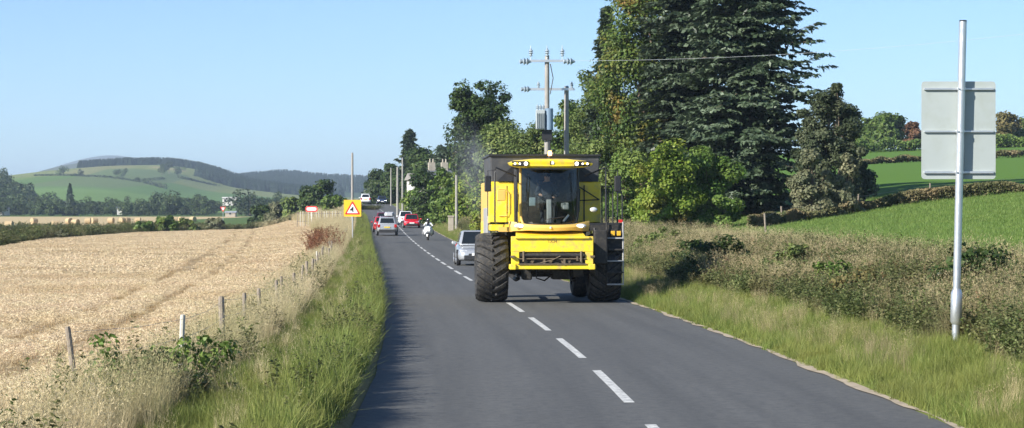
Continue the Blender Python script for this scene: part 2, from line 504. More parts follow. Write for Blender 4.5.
# --- tree makers
BARK = mat('bark', (0.16, 0.12, 0.085), 0.9, var=0.4, nscale=6, bump=0.8, bscale=14)
def limb(mb, p0, p1, r0, r1, bend=0.15, n=7, segs=4):
    p0 = np.array(p0, float); p1 = np.array(p1, float); L = np.linalg.norm(p1 - p0)
    j = rng.normal(0, bend * L * 0.25, 3)
    path = [tuple(p0 + (p1 - p0) * t + j * math.sin(math.pi * t)) for t in np.linspace(0, 1, segs + 1)]
    mb.tube(path, [r0 + (r1 - r0) * t for t in np.linspace(0, 1, segs + 1)], n)

def broad_tree(name, label, cat, X, Y, H, Wd, fol, base=0.15, nclump=60, nleaf=160, leaf=0.16, clump=0.9, seed=1, group=None, topheavy=0.5, z=None, stems=1, flat=1.0, sparse=0.0, trunk_r=None, lean=0.0):
    global rng
    keep = rng; rng = np.random.default_rng(seed)
    z0 = gz(X, Y) if z is None else z
    root = thing(name, label, cat, (X, Y, z0 - 0.05), 0, group)
    # irregular envelope from a few lobes
    nl = int(9 + max(0, H / Wd - 1.2) * 7)
    az = rng.random(nl) * 6.283; lz = base + (1 - base) * rng.uniform(.12, .9, nl)
    prof = np.sin(np.pi * np.clip((lz - base) / (1 - base) * (0.95 - 0.25 * (1 - topheavy)) + 0.1, 0, 1)) ** 0.7
    lobes = np.stack([np.cos(az) * Wd * .26 * prof, np.sin(az) * Wd * .26 * prof, lz * H], 1)
    lobes[0] = (lean * H * .3, 0, H * .84); lobes[1] = (0, 0, H * (base + (1 - base) * .35))
    lr = rng.uniform(.20, .30, nl) * Wd; lr[0] = .2 * Wd; lr[1] = .36 * Wd
    C = []
    while len(C) < nclump:
        i = rng.integers(0, nl); d = rng.normal(size=3); d /= np.linalg.norm(d)
        p = lobes[i] + d * lr[i] * rng.uniform(.55, 1.0) * np.array([1, 1, flat * min(1.5, max(.6, H / Wd * .7))])
        if p[2] < base * H * .8 + .1 or p[2] > H: continue
        if math.hypot(p[0], p[1]) > Wd * .53: continue
        C.append(p)
    C = np.array(C)
    if base < .04:
        nlow = int(nclump * .22); a_ = rng.random(nlow) * 6.283; q_ = np.sqrt(rng.random(nlow)) * Wd * .46
        C[rng.permutation(nclump)[:nlow]] = np.stack([np.cos(a_) * q_, np.sin(a_) * q_, rng.uniform(.03, .22, nlow) * H], 1)
    Vs = []; n = nclump * nleaf
    ci = np.repeat(np.arange(nclump), nleaf)
    cs = clump * rng.uniform(.6, 1.35, nclump)
    d = rng.normal(size=(n, 3)); d /= np.linalg.norm(d, axis=1, keepdims=True)
    rad = rng.uniform(.25, 1.0, n) ** .6
    P = C[ci] + d * (rad * cs[ci])[:, None] * np.array([1, 1, .75])
    axis_out = C[ci] - np.array([0, 0, H * .45]); axis_out /= (np.linalg.norm(axis_out, axis=1, keepdims=True) + 1e-6)
    nrm = d * .7 + axis_out * .4 + np.array([0, 0, .45]) + rng.normal(0, .5, (n, 3))
    keepm = P[:, 2] > 0.05
    tint = np.clip(rng.normal(.5, .17, n) + rng.normal(0, .16, nclump)[ci], 0, 1)
    sz = leaf * rng.uniform(.6, 1.4, n)
    P, nrm, tint, sz = P[keepm], nrm[keepm], tint[keepm], sz[keepm]
    Vv, Ff = leaf_quads(P, nrm, sz * 1.25, sz * .8)
    link('crown', np_mesh('crown', Vv, Ff, fol, {'tint': np.repeat(tint, 4)}), root)
    mb = MB(); tr = trunk_r or H * .022
    for s in range(stems):
        bx = (rng.normal(0, .25, 2) * (stems > 1) * Wd * .2)
        top = (bx[0] * 1.6 + lean * H * .2, bx[1] * 1.6, H * .72)
        limb(mb, (bx[0], bx[1], -.1), top, tr, tr * .3, .1, 8, 6)
    for p in C[rng.permutation(nclump)[:min(26, nclump)]]:
        t = np.clip(p[2] / H * .55, .12, .65)
        limb(mb, (lean * H * .2 * t, 0, H * t), p, tr * .38 * (1 - t * .6), tr * .06, .25, 5, 4)
    mb.build('trunk', BARK, root, smooth=True)
    rng = keep
    return root

def conifer(name, label, X, Y, H, Rd, fol, seed=2, nb=420, tw=34, base=0.04, droop=0.35, group=None, card=(0.42, 0.13), shape=0.75, z=None, irregular=0.18, tip=0.0, cat='tree', round_top=0.0):
    global rng
    keep = rng; rng = np.random.default_rng(seed)
    z0 = gz(X, Y) if z is None else z
    root = thing(name, label, cat, (X, Y, z0 - .05), 0, group)
    t = base + (1 - base) * (np.arange(nb) + rng.random(nb)) / nb
    t = 1 - (1 - t) ** 1.0
    az = np.arange(nb) * 2.39996 + rng.normal(0, .35, nb)
    tt = (t - base) / (1 - base)
    env = (1 - tt) ** shape * (1 - round_top) + round_top * np.sqrt(np.clip(1 - tt ** 2.2, 0, 1))
    env *= np.minimum(1, .55 + tt * 5)
    # slow azimuth-dependent bumps make the outline uneven
    bump = 1 + irregular * np.sin(az * 2 + tt * 9) * .6 + rng.normal(0, irregular, nb)
    Lb = np.clip(Rd * env * np.clip(bump, .5, 1.22), .25, None)
    s = (np.arange(tw) + .5) / tw
    droop = droop * np.clip(rng.normal(1, .55, nb), -.3, 2.2)[:, None]; tip = tip + rng.normal(0, .10, nb)[:, None]; az = az + rng.normal(0, .3, nb); Lb = Lb * np.clip(.88 + .30 * np.sin(az * 3 + t * 17) * np.sin(t * 31 + az), .6, 1.2)
    S = np.broadcast_to(s, (nb, tw)) + rng.normal(0, .02, (nb, tw)); S = np.clip(S, .08, 1)
    r = Lb[:, None] * S
    zz = t[:, None] * H + Lb[:, None] * (tip * S - droop * (S ** 1.3) + .22 * np.clip(S - .7, 0, 1) ** 1.0)
    cx = np.cos(az)[:, None] * r; cy = np.sin(az)[:, None] * r
    ctr = np.stack([cx, cy, zz], -1)
    # twigs to both sides
    side = np.where(rng.random((nb, tw)) < .5, -1, 1)
    out = np.stack([np.cos(az), np.sin(az), np.zeros(nb)], -1)[:, None, :]
    lat = np.stack([-np.sin(az), np.cos(az), np.zeros(nb)], -1)[:, None, :]
    tl = (np.minimum(.42 * Lb, 1.15)[:, None] * (1.08 - S) + .22)[..., None]
    parts = []
    ncard = 3
    for j in range(ncard):
        f = (j + .6) / ncard * rng.uniform(.7, 1.15, (nb, tw, 1))
        p = ctr + (lat * side[..., None] * .85 + out * .5) * tl * f + np.array([0, 0, -.28]) * tl * f * f
        T = lat * side[..., None] * .8 + out * .65 + np.array([0, 0, -.25]) + rng.normal(0, .22, (nb, tw, 3))
        nr_ = np.array([0, 0, 1.0]) + out * .35 + rng.normal(0, .45, (nb, tw, 3))
        n = nb * tw
        Vv, Ff = leaf_quads(p.reshape(n, 3), nr_.reshape(n, 3), card[0] * rng.uniform(.65, 1.35, n), card[1] * rng.uniform(.7, 1.5, n), T.reshape(n, 3))
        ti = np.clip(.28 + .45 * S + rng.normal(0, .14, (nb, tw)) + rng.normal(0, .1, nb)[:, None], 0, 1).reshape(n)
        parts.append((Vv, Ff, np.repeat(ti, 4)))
    Vv, Ff, Tt = merge(parts)
    ok = (Vv.reshape(-1, 4, 3)[:, :, 2].min(1) > .03)
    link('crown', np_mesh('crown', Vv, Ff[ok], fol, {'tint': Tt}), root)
    mb = MB()
    mb.tube([(rng.normal(0, .03), rng.normal(0, .03), q * H) for q in np.linspace(-.01, .98, 9)], [H * .017 * (1 - q * .93) for q in np.linspace(0, 1, 9)], 9)
    for i in range(0, nb, max(1, nb // 160)):
        pth = [(0, 0, t[i] * H)] + [tuple(ctr[i, k]) for k in (tw // 3, 2 * tw // 3, tw - 1)]
        mb.tube(pth, [.05 + .012 * Lb[i], .035, .02, .008], 5)
    mb.build('trunk', BARK, root, smooth=True)
    rng = keep
    return root

# ------------------------------------------------------------------ far country: hills, woods, haze
def land_mat(name, cols, scale, seed=0.0, fine=0.02):
    """patchwork of fields: voronoi cells stretched along the slope"""
    m, nt, out = nodes_of(name)
    p = N(nt, 'ShaderNodeBsdfPrincipled'); nt.links.new(p.outputs[0], out.inputs[0])
    a = N(nt, 'ShaderNodeAttribute', attribute_name='land'); geo = N(nt, 'ShaderNodeNewGeometry')
    f = noise(nt, fine, 6, geo.outputs['Position'], .65); f2 = noise(nt, fine * .2, 3, geo.outputs['Position'])
    c = mixc(nt, remap(nt, f, .35, .65, 0, .45), a.outputs['Color'], (.75, .8, .6), 'MULTIPLY')
    c = mixc(nt, remap(nt, f2, .4, .65, 0, .35), c, (.9, .8, .55), 'MULTIPLY')
    nt.links.new(c, p.inputs['Base Color']); p.inputs['Roughness'].default_value = .95; p.inputs['Specular IOR Level'].default_value = .05
    return m

def hill(name, pxs, pys, Yridge, Yfront, zfront, Yback, colour, nx=160, ny=60):
    xs = np.linspace(pxs[0], pxs[-1], nx); top = np.interp(xs, pxs, pys)
    k = np.ones(7) / 7; top = np.convolve(np.pad(top, 3, mode='edge'), k, 'valid')
    yy = np.linspace(Yfront, Yback, ny)
    XI, YI = np.meshgrid(xs, yy)
    zt = HC - (top - HORIZON) * Yridge / F
    X = (XI - 512) * Yridge / F * (0.55 + 0.45 * YI / Yridge)
    t = np.where(YI < Yridge, sm(np.clip((YI - Yfront) / (Yridge - Yfront), 0, 1) * .5) * 2, 1 - .8 * sm((YI - Yridge) / (Yback - Yridge)))
    t = np.where(YI < Yridge, 0.5 * np.clip((YI - Yfront) / (Yridge - Yfront), 0, 1) + .5 * sm((YI - Yfront) / (Yridge - Yfront)), t)
    Z = zfront + (zt[None, :] - zfront) * t
    c = np.ones(X.shape + (4,)); c[..., :3] = colour(XI, YI, t) if callable(colour) else np.array(colour)
    ii_ = (np.arange(ny - 1)[:, None] * nx + np.arange(nx - 1)[None, :]).ravel()
    V_ = np.stack([X, YI, Z], -1).reshape(-1, 3)
    o = link(name, np_mesh(name, V_, np.stack([ii_, ii_ + 1, ii_ + nx + 1, ii_ + nx], -1), LANDM, {'land': c.reshape(-1, 4)}, smooth=True))
    tag(o, kind='structure')
    def surf(xp, tt):
        """a point on the near face: picture column xp on the ridge line, fraction tt up the slope (0 front, 1 ridge)"""
        Yq = Yfront + (Yridge - Yfront) * tt
        zt_ = HC - (np.interp(xp, xs, top) - HORIZON) * Yridge / F
        q = .5 * np.clip(tt, 0, 1) + .5 * sm(tt)
        return (np.asarray(xp) - 512) * Yridge / F * (.55 + .45 * Yq / Yridge), Yq, zfront + (zt_ - zfront) * q
    return surf
LANDM = land_mat('hill_land', None, 1)

def fields_a(XI, YI, t):
    c = np.zeros(XI.shape + (3,))
    c[:] = (0.12, 0.205, 0.06)                                   # pasture
    w_ = XI + 14 * np.sin(t * 7)
    c[t > .60] = (0.20, 0.23, 0.09)                              # rougher upper grazing
    c[(t > .60) & (w_ > 100) & (w_ < 150)] = (0.23, 0.235, 0.11)
    c[(t > .38) & (t <= .80) & (w_ > 128) & (w_ < 205)] = (0.135, 0.185, 0.08)
    c[(w_ > 165) & (t > .80)] = (0.22, 0.26, 0.10)
    c[(w_ > 168) & (w_ < 200) & (t > .86) & (t < .91)] = (0.34, 0.29, 0.16)
    c[(w_ > 20) & (w_ < 90) & (t > .5) & (t < .62)] = (0.16, 0.235, 0.07)
    c[t < .34] = (0.11, 0.215, 0.05)
    c[(t < .34) & (w_ > 150)] = (0.15, 0.24, 0.07)
    return c
hillA = hill('grazed_hill', [-150, -60, 20, 40, 75, 120, 170, 205, 225, 250, 300, 380, 420], [196, 186, 178, 173.5, 169, 165.5, 165, 170, 177, 186, 193, 200, 206], 2700, 1250, 4, 3600, fields_a)
hillB = hill('wooded_ridge', [180, 215, 250, 285, 320, 360, 400, 470], [189, 186, 180, 177, 181, 183, 186, 192], 3600, 2300, 6, 4800, lambda XI, YI, t: np.where(((t > .8) & (t < .93) & (XI > 285) & (XI < 360))[..., None], np.array((.3, .27, .15)), np.array((.055, .085, .04))))
hillC = hill('moorland_hill', [10, 40, 60, 80, 105, 130, 160, 200, 300], [181, 172, 166, 162.5, 162, 165, 168, 176, 196], 5200, 3700, 10, 7000, (.10, .115, .07), 90, 30)
hillD = hill('far_blue_hill', [40, 70, 90, 108, 125, 150, 180, 260], [172, 162, 157, 154.5, 155.5, 161, 168, 190], 9500, 7500, 10, 12000, (.12, .12, .09), 80, 24)

# small tree meshes used in bulk for far woods
def tree_proto(seed, H, W, n, leaf, kind):
    r_ = np.random.default_rng(seed)
    if kind == 'round':
        d = r_.normal(size=(n, 3)); d /= np.linalg.norm(d, axis=1, keepdims=True)
        lob = r_.normal(size=(7, 3)) * np.array([W * .22, W * .22, H * .17]) + np.array([0, 0, H * .55])
        P = lob[r_.integers(0, 7, n)] + d * np.array([W * .27, W * .27, H * .24]) * r_.uniform(.6, 1, (n, 1))
        nr_ = d + np.array([0, 0, .5]) + r_.normal(0, .4, (n, 3))
    else:
        t = r_.random(n) ** 1.4; a = r_.random(n) * 6.283; rr = W * .5 * (1 - t) ** .85 * r_.uniform(.55, 1.1, n)
        P = np.stack([np.cos(a) * rr, np.sin(a) * rr, H * (.05 + .95 * t)], 1)
        nr_ = np.stack([np.cos(a), np.sin(a), np.full(n, .7)], 1) + r_.normal(0, .4, (n, 3))
    V_, F_ = leaf_quads(P, nr_, leaf * r_.uniform(.7, 1.4, n), leaf * r_.uniform(.5, 1, n))
    return V_, F_, np.repeat(np.clip(r_.normal(.5, .2, n), 0, 1), 4)
F_FAR = foliage('far_broadleaf', [(.035, .06, .02), (.055, .085, .03), (.09, .115, .045)], .2, vary=.4)
F_FARC = foliage('far_conifer', [(.018, .035, .018), (.028, .05, .025), (.045, .07, .035)], .15, vary=.3)
proto('round_trees', [np_mesh('round_tree', *(lambda q: (q[0], q[1], F_FAR, {'tint': q[2]}))(tree_proto(40 + i, 9, 8, 420, 1.0, 'round'))) for i in range(5)])
proto('fir_trees', [np_mesh('fir_tree', *(lambda q: (q[0], q[1], F_FARC, {'tint': q[2]}))(tree_proto(60 + i, 13, 6, 260, 1.3, 'fir'))) for i in range(4)])

def wood(name, coll, P, s0, s1, label, cat):
    P = np.array(P); n = len(P); s = rng.uniform(s0, s1, n)
    scatter(name, coll, P, np.stack([np.zeros(n), np.zeros(n), rng.random(n) * 6.28], 1), np.stack([s * rng.uniform(.85, 1.2, n), s * rng.uniform(.85, 1.2, n), s], 1), label, cat)

def surf_pts(surf, x0, x1, t0, t1, n, f=None):
    xp = rng.uniform(x0, x1, n * 3); tt = rng.uniform(t0, t1, n * 3)
    ok = np.ones(len(xp), bool) if f is None else f(xp, tt)
    xp, tt = xp[ok][:n], tt[ok][:n]
    a, b, c = surf(xp, tt); return np.stack([a, b, c - .4], 1)
wood('plantation', 'fir_trees', surf_pts(hillA, 82, 216, .965, 1.0, 900), .5, .72, 'dark conifer plantation along the crest of the green hill', 'wood')
wood('plantation', 'fir_trees', surf_pts(hillA, 216, 345, .70, 1.0, 1500, lambda x, t: (t > .78) & ((x - 216) > 0)), .55, .8, 'dark wood on the lower right shoulder of the green hill', 'wood')
wood('ridge_wood', 'fir_trees', np.concatenate([surf_pts(hillB, 190, 440, .55, .8, 1800), surf_pts(hillB, 190, 285, .8, 1, 900), surf_pts(hillB, 285, 440, .93, 1., 900), surf_pts(hillB, 360, 440, .8, .95, 400)]), .6, 1.0, 'blue-green forest covering the long ridge at the end of the road', 'forest')
# wooded knoll at the left edge
P = [(px(x, Y), Y, 3 + 18 * math.exp(-((x + 20) / 42.0) ** 2) * (Y - 1150) / 250) for x, Y in zip(rng.uniform(-70, 30, 340), rng.uniform(1150, 1400, 340))]
wood('knoll_wood', 'round_trees', P, .8, 1.25, 'dark broadleaf wood on the knoll at the left edge', 'wood')
# tree belt along the valley floor
P = []
for i in range(430):
    x = rng.uniform(-40, 300); Y = rng.uniform(930, 1120)
    if 212 < x < 242: continue
    P.append((px(x, Y), Y, gz(px(x, Y), Y) - .4))
hs = np.array([p_[1] for p_ in P])
wood('valley_wood', 'round_trees', P, .4, .72, 'dark belt of trees along the valley floor behind the bale field', 'wood')
P = []
for i in range(120):
    x = rng.choice([rng.uniform(-20, 60), rng.uniform(150, 215), rng.uniform(240, 300)]); Y = rng.uniform(1000, 1150)
    P.append((px(x, Y), Y, gz(px(x, Y), Y) - .4))
wood('valley_wood', 'round_trees', P, .65, .9, 'taller clumps of trees rising out of the valley tree belt', 'wood')

def on_hill(surf, x, y):
    tt = np.linspace(.02, 1, 400); best = None
    for xp in np.linspace(x - 140, x + 60, 201):
        X, Y, Z = surf(np.full(400, xp), tt)
        e = np.abs(512 + X * F / Y - x) + np.abs(HORIZON - (Z - HC) * F / Y - y); i = int(e.argmin())
        if best is None or e[i] < best[0]: best = (e[i], xp, tt[i])
    return best[1], best[2]
def far_tree(name, label, xp, tt, H, W, kind='round', group=None, surf=hillA, pos=None):
    a = pos if pos is not None else [float(v) for v in surf(*on_hill(surf, xp, tt))]
    V_, F_, T_ = tree_proto(int(xp * 7) % 1000, H, W, 500, H * .1, kind)
    root = thing(name, label, 'tree', (a[0], a[1], a[2] - .4), 0, group)
    link('crown', np_mesh('crown', V_, F_, F_FAR if kind == 'round' else F_FARC, {'tint': T_}), root)
    mb = MB(); mb.tube([(0, 0, 0), (.1, 0, H * .3), (0, .1, H * .7)], [H * .03, H * .022, H * .01], 6); mb.build('trunk', BARK, root)
G = 'lone trees on the green hill'
far_tree('hill_tree', 'round dark tree high on the left of the green hillside', 63, 181, 10, 10, group=G)
far_tree('hill_tree', 'smallest lone tree on the green hillside', 82, 184, 6, 6, group=G)
far_tree('hill_tree', 'lone tree standing mid-slope on the green hill', 119, 190, 10, 9, group=G)
far_tree('hill_tree', 'small tree on the field edge right of the mid-slope tree', 137, 194, 6, 7, group=G)
far_tree('hill_tree', 'left tree of the clump on the small mound below the plantation', 162, 175, 11, 9, group=G)
far_tree('hill_tree', 'middle tree of the clump on the small mound below the plantation', 169, 174, 13, 10, group=G)
far_tree('hill_tree', 'right tree of the clump on the small mound below the plantation', 178, 175.5, 10, 10, group=G)
far_tree('pointed_tree', 'pointed dark conifer rising out of the left of the valley belt', 70, .0, 13, 6, 'fir', pos=(px(70, 950), 950, 2.0))
far_tree('broad_tree', 'broad dark tree standing up in the valley belt left of the pale farm building', 172, .0, 12, 16, pos=(px(172, 960), 960, 2.0))
far_tree('broad_tree', 'dark spreading tree at the right end of the valley belt', 250, .0, 11, 17, pos=(px(250, 930), 930, 2.0))

# hedges across the hill
HEDGEM = foliage('hill_hedge', [(.03, .05, .02), (.05, .075, .03), (.07, .09, .04)], .15)
def hill_hedge(label, a, b, n=90, hgt=3.0, surf=hillA):
    a = on_hill(surf, *a); b = on_hill(surf, *b); xp = np.linspace(a[0], b[0], n); tt = np.linspace(a[1], b[1], n)
    X, Y, Z = surf(xp, tt)
    m_ = n * 8; i = rng.integers(0, n, m_)
    P_ = np.stack([X[i], Y[i], Z[i]], 1) + np.stack([rng.normal(0, 1.2, m_), rng.normal(0, 1, m_), rng.uniform(0, hgt * .5, m_)], 1)
    V_, F_ = leaf_quads(P_ - np.array([X[0], Y[0], Z[0]]), rng.normal(size=(m_, 3)) + np.array([0, -.4, .5]), 1.7, 1.1)
    o = link('hedge', np_mesh('hedge', V_, F_, HEDGEM, {'tint': np.repeat(rng.random(m_), 4)})); o.location = (X[0], Y[0], Z[0])
    tag(o, label, 'hedge', 'hedges across the green hill')
hill_hedge('thin hedge running across the middle of the green hillside', (35, 189), (140, 192))
hill_hedge('thin hedge dropping straight down the lower green hillside', (80, 191), (73, 200), 40)
hill_hedge('thin hedge climbing from mid-slope to the clump of hill trees', (137, 193), (163, 179), 60)
hill_hedge('low hedge running along the right part of the green hill', (180, 178), (216, 186), 60)
hill_hedge('short hedge low on the hill with bushes above the valley belt', (145, 197), (165, 198), 40, 6)

# farm buildings and cottages far off
WHITEW = mat('render_white', (.62, .60, .55), .85, nscale=.6); SLATE = mat('slate', (.12, .13, .15), .6, nscale=.5); DARKP = mat('dark_pane', (.03, .035, .04), .15, var=.05)
STONEW = mat('stone_wall', (.36, .32, .26), .9, var=.35, nscale=2.2, bump=.6, bscale=5)
def building(name, label, X, Y, z, L, D, H, roof, rz, wallm, roofm, wins, chim=0, ch=1.2):
    root = thing(name, label, 'building', (X, Y, z), rz)
    MB().box((0, 0, H / 2 - .5), (L, D, H + 1.0)).build('wall', wallm, root)
    mb = MB(); e = .3
    mb.extrude([(-D / 2 - e, H), (D / 2 + e, H), (0, H + roof)], -L / 2 - e, L / 2 + e)
    mb.v = [(y, x, z_) for x, y, z_ in mb.v]
    rf = mb.build('roof', roofm, root)
    for k in range(chim):
        cx = -L / 2 + .6 + k * (L - 1.2) / max(1, chim - 1)
        c = MB().box((cx, 0, H + roof + ch * .3), (.9, .6, ch)).build('chimney', STONEW, rf)
        for q in (-.22, .22): MB().lathe([(0, .12), (.5, .1)], 'z', 8, (cx + q, 0, H + roof + ch * .8), closed=False).build('chimney_pot', STONEW, rf)
    for (wx, wz, ww, wh) in wins:
        f = MB().box((wx, -D / 2 - .02, wz), (ww + .16, .08, wh + .16)).build('window', WHITEW, root)
        MB().box((wx, -D / 2 - .07, wz), (ww, .04, wh)).build('pane', DARKP, f)
    return root
building('farm_shed', 'long pale farm building with dark openings right of the valley belt', px(231.5, 1010), 1010, 7.4, 7.2, 5, 2.2, .5, .05, WHITEW, WHITEW, [(-2.4, 1.2, .9, 1.1), (-.8, 1.2, .9, 1.1), (.8, 1.2, .9, 1.1), (2.4, 1.2, .9, 1.1)])
building('farm_shed', 'low shed with grey curved roof below the pale farm building', px(231, 880), 880, 2.2, 3.6, 5, 1.2, .6, 0, STONEW, mat('tin_roof', (.36, .38, .40), .4, nscale=1), [(0, .9, .8, .8)])
building('cottage', 'tiny white cottage in the trees at the far left edge', px(5, 935), 935, 3.4, 3.2, 3, 1.4, .6, .3, WHITEW, SLATE, [(-.7, .9, .5, .5), (.7, .9, .5, .5)])
building('cottage', 'tiny white cottage among the trees near the middle of the valley belt', px(119.5, 935), 935, 3.6, 1.8, 3, 1.6, .5, .2, WHITEW, SLATE, [(0, .9, .5, .5)])

# round straw bales
BALE = mat('straw_bale', (.44, .33, .19), .95, var=.3, nscale=4, bump=.8, bscale=12)
balemb = MB()
balemb.lathe([(-.62, .02), (-.62, .60), (-.56, .66), (-.2, .68), (.2, .67), (.56, .66), (.62, .60), (.62, .02)], 'x', 26, (0, 0, .66), closed=False)
balem = balemb.mesh('straw_bale', BALE, True)
spots = [(9, 226.5, 400, 'at the far left edge, nearest the scrub'), (34, 220.5, 540, 'leftmost of the row under the valley trees'), (56, 226.5, 410, 'low down behind the scrub, second from the left'),
         (69, 220.2, 545, 'second in the row under the valley trees'), (75.5, 223.5, 470, 'largest looking, in front of the row'), (88, 220, 550, 'third in the row under the valley trees'),
         (94.5, 219.7, 560, 'fourth in the row, close beside the third'), (111, 219.4, 565, 'fifth in the row under the valley trees'), (122.5, 219.6, 565, 'sixth in the row, left of a pair'),
         (127, 219.3, 572, 'touching the sixth of the row'), (138, 219.5, 560, 'seventh in the row under the valley trees'), (174.5, 217.6, 600, 'left of the three below the broad dark tree'),
         (181.5, 217.6, 605, 'middle of the three below the broad dark tree'), (193, 217.2, 610, 'right of the three below the broad dark tree')]
for i, (x, y, Y, w) in enumerate(spots):
    o = link('straw_bale', balem); X = px(x, Y)
    o.location = (X, Y, gz(X, Y) - .02); o.rotation_euler = (0, 0, rng.uniform(-.9, .9)); o.scale = (1.05, 1.05, 1.08)
    tag(o, 'round straw bale ' + w, 'straw bale', 'round straw bales on the far stubble')

# ------------------------------------------------------------------ crop, verges, bank
M_CROP = foliage('ripe_barley', [(.52, .40, .24), (.68, .55, .36), (.80, .68, .47)], .25, .7, patch=(.60, .47, .29), pscale=.12, vary=.10)
M_GRASS = foliage('verge_grass', [(.075, .125, .022), (.17, .235, .045), (.32, .335, .105)], .35, .5, patch=(.24, .26, .07), pscale=.5, vary=.25)
M_DRY = foliage('dry_grass', [(.36, .28, .15), (.54, .44, .26), (.68, .58, .37)], .3, .75, patch=(.42, .38, .19), pscale=.3, vary=.22)
M_WEED = foliage('weed_leaves', [(.05, .075, .022), (.105, .135, .042), (.21, .22, .09)], .3, .6, patch=(.19, .17, .075), pscale=.5, vary=.3)
M_DOCK = foliage('dead_dock', [(.13, .05, .025), (.20, .085, .045), (.28, .14, .075)], .2, .8, vary=.2)

def crop_tile(n, half, h0, h1, wid=.006, straw=60, sl=.2):
    v, f, t, tips, az = blades(n, half, h0, h1, .35, wid, 1, (.2, .9), .3, square=True)
    P_ = np.stack([rng.uniform(-half, half, straw), rng.uniform(-half, half, straw), rng.uniform(.05, h1 * .9, straw)], 1)
    d = rng.normal(size=(straw, 3)); d[:, 2] *= .25
    V_, F_ = leaf_quads(P_, rng.normal(0, .5, (straw, 3)) + np.array([0, 0, 1]), sl * rng.uniform(.5, 1.3, straw), wid * 1.8, d)
    return merge([(v, f, t), (V_, F_, np.repeat(rng.uniform(.3, 1, straw), 4))])
proto('crop_near', [np_mesh('crop', *(lambda q: (q[0], q[1], M_CROP, {'tint': q[2]}))(crop_tile(300, .24, .07, .18, .006, 170, .075))) for i in range(6)])
proto('crop_far', [np_mesh('crop', *(lambda q: (q[0], q[1], M_CROP, {'tint': q[2]}))(crop_tile(420, .45, .06, .15, .013, 160, .13))) for i in range(4)])
def track_u(Y, k):         # wheel tracks in the stubble: offsets from the road's centre
    return np.interp(Y, [20, 30, 40, 55, 78, 136, 231, 300, 388], [-7.6, -7.6, -7.7, -8.15, -8.6, -10.6, -14.5, -17, -20]) if k else np.interp(Y, [20, 33, 45, 62, 100, 160, 257, 300, 388], [-8.7, -8.85, -9.15, -9.6, -10.9, -13.3, -17.4, -19.7, -23.2])
def grid_pts(y0, y1, step, xl, xr):
    P_ = []
    for Y in np.arange(y0, y1, step):
        xs_ = np.arange(xl(Y), xr(Y), step)
        P_.append(np.stack([xs_, np.full(len(xs_), Y)], 1))
    P_ = np.concatenate(P_); return P_ + rng.uniform(-.5, .5, P_.shape) * step
def fr_left(Y, m=5): return -(.2103 * Y) - m
def fr_right(Y, m=5): return .2103 * Y + m
def crop_mask(P_, half):
    X, Y = P_[:, 0], P_[:, 1]; ok = in_crop(X, Y); u = X - Xc(Y)
    wob = (value_noise(X, Y, 2.0, 3) - .5) * .25
    for k in (0, 1):
        ok &= (np.abs(u - track_u(Y, k) + wob) > np.where(Y < 85, .22, .36) + half * .8) | (value_noise(X, Y * .4, 1.5, 19 + k) > .74)
    # laid and thin patches
    th = value_noise(X * 2.0, Y * .55, 2.3, 11); ok &= ~((th > .9) & (rng.random(len(X)) < .5))
    return ok
def drop(name, coll, P_, s0, s1, label=None, cat=None, tilt=.1, zoff=-.02, zmul=(.85, 1.15), dz=None):
    n = len(P_); z = ground_z(P_[:, 0], P_[:, 1]) + zoff
    s = rng.uniform(s0, s1, n)
    zz = s * rng.uniform(*zmul, n)
    if dz is not None: zz = zz * dz
    return scatter(name, coll, np.stack([P_[:, 0], P_[:, 1], z], 1), zrot(n, tilt), np.stack([s, s, zz], 1), label, cat)
P = grid_pts(9, 85, .34, lambda Y: max(fr_left(Y, 4), float(crop_left(Y))), lambda Y: float(Xc(Y)) - 5.5); P = P[crop_mask(P, .22)]
vn = .86 + .28 * value_noise(P[:, 0], P[:, 1], 1.7, 5)
drop('field_stubble', 'crop_near', P, .9, 1.2, 'pale straw-coloured stubble filling the field left of the road', 'stubble', .06, dz=vn)
P = grid_pts(85, 388, .62, lambda Y: max(fr_left(Y, 4), float(crop_left(Y))), lambda Y: float(Xc(Y)) - 5.3); P = P[crop_mask(P, .42)]
vn = .86 + .28 * value_noise(P[:, 0], P[:, 1], 3.0, 5)
drop('field_stubble', 'crop_far', P, .9, 1.25, 'far end of the pale stubble field below the scrub', 'stubble', .05, dz=vn)

TRACKM = mat('wheel_track_soil', (.33, .24, .13), .95, var=.35, nscale=.8, dirt=(.16, .14, .06), dirt_amt=.6, bump=.5, bscale=8)
for k in (0, 1):
    yy = np.concatenate([np.arange(16, 120, 1.0), np.arange(120, 386, 4.0)]); n_ = len(yy); w_ = .38 + .08 * rng.normal(0, 1, n_)
    uu = track_u(yy, k) - (value_noise(Xc(yy) + track_u(yy, k), yy, 2.0, 3) - .5) * .25
    cols_ = []
    for q in (-1, 0, 1): X_ = Xc(yy) + uu + q * w_; cols_.append(np.stack([X_, yy, ground_z(X_, yy) + .035], -1))
    P_ = np.stack(cols_, 1).reshape(-1, 3); i_ = (np.arange(n_ - 1)[:, None] * 3 + np.arange(2)[None, :]).ravel()
    tag(link('wheel_track', np_mesh('wheel_track', P_, np.stack([i_, i_ + 1, i_ + 4, i_ + 3], -1), TRACKM)), kind='structure')

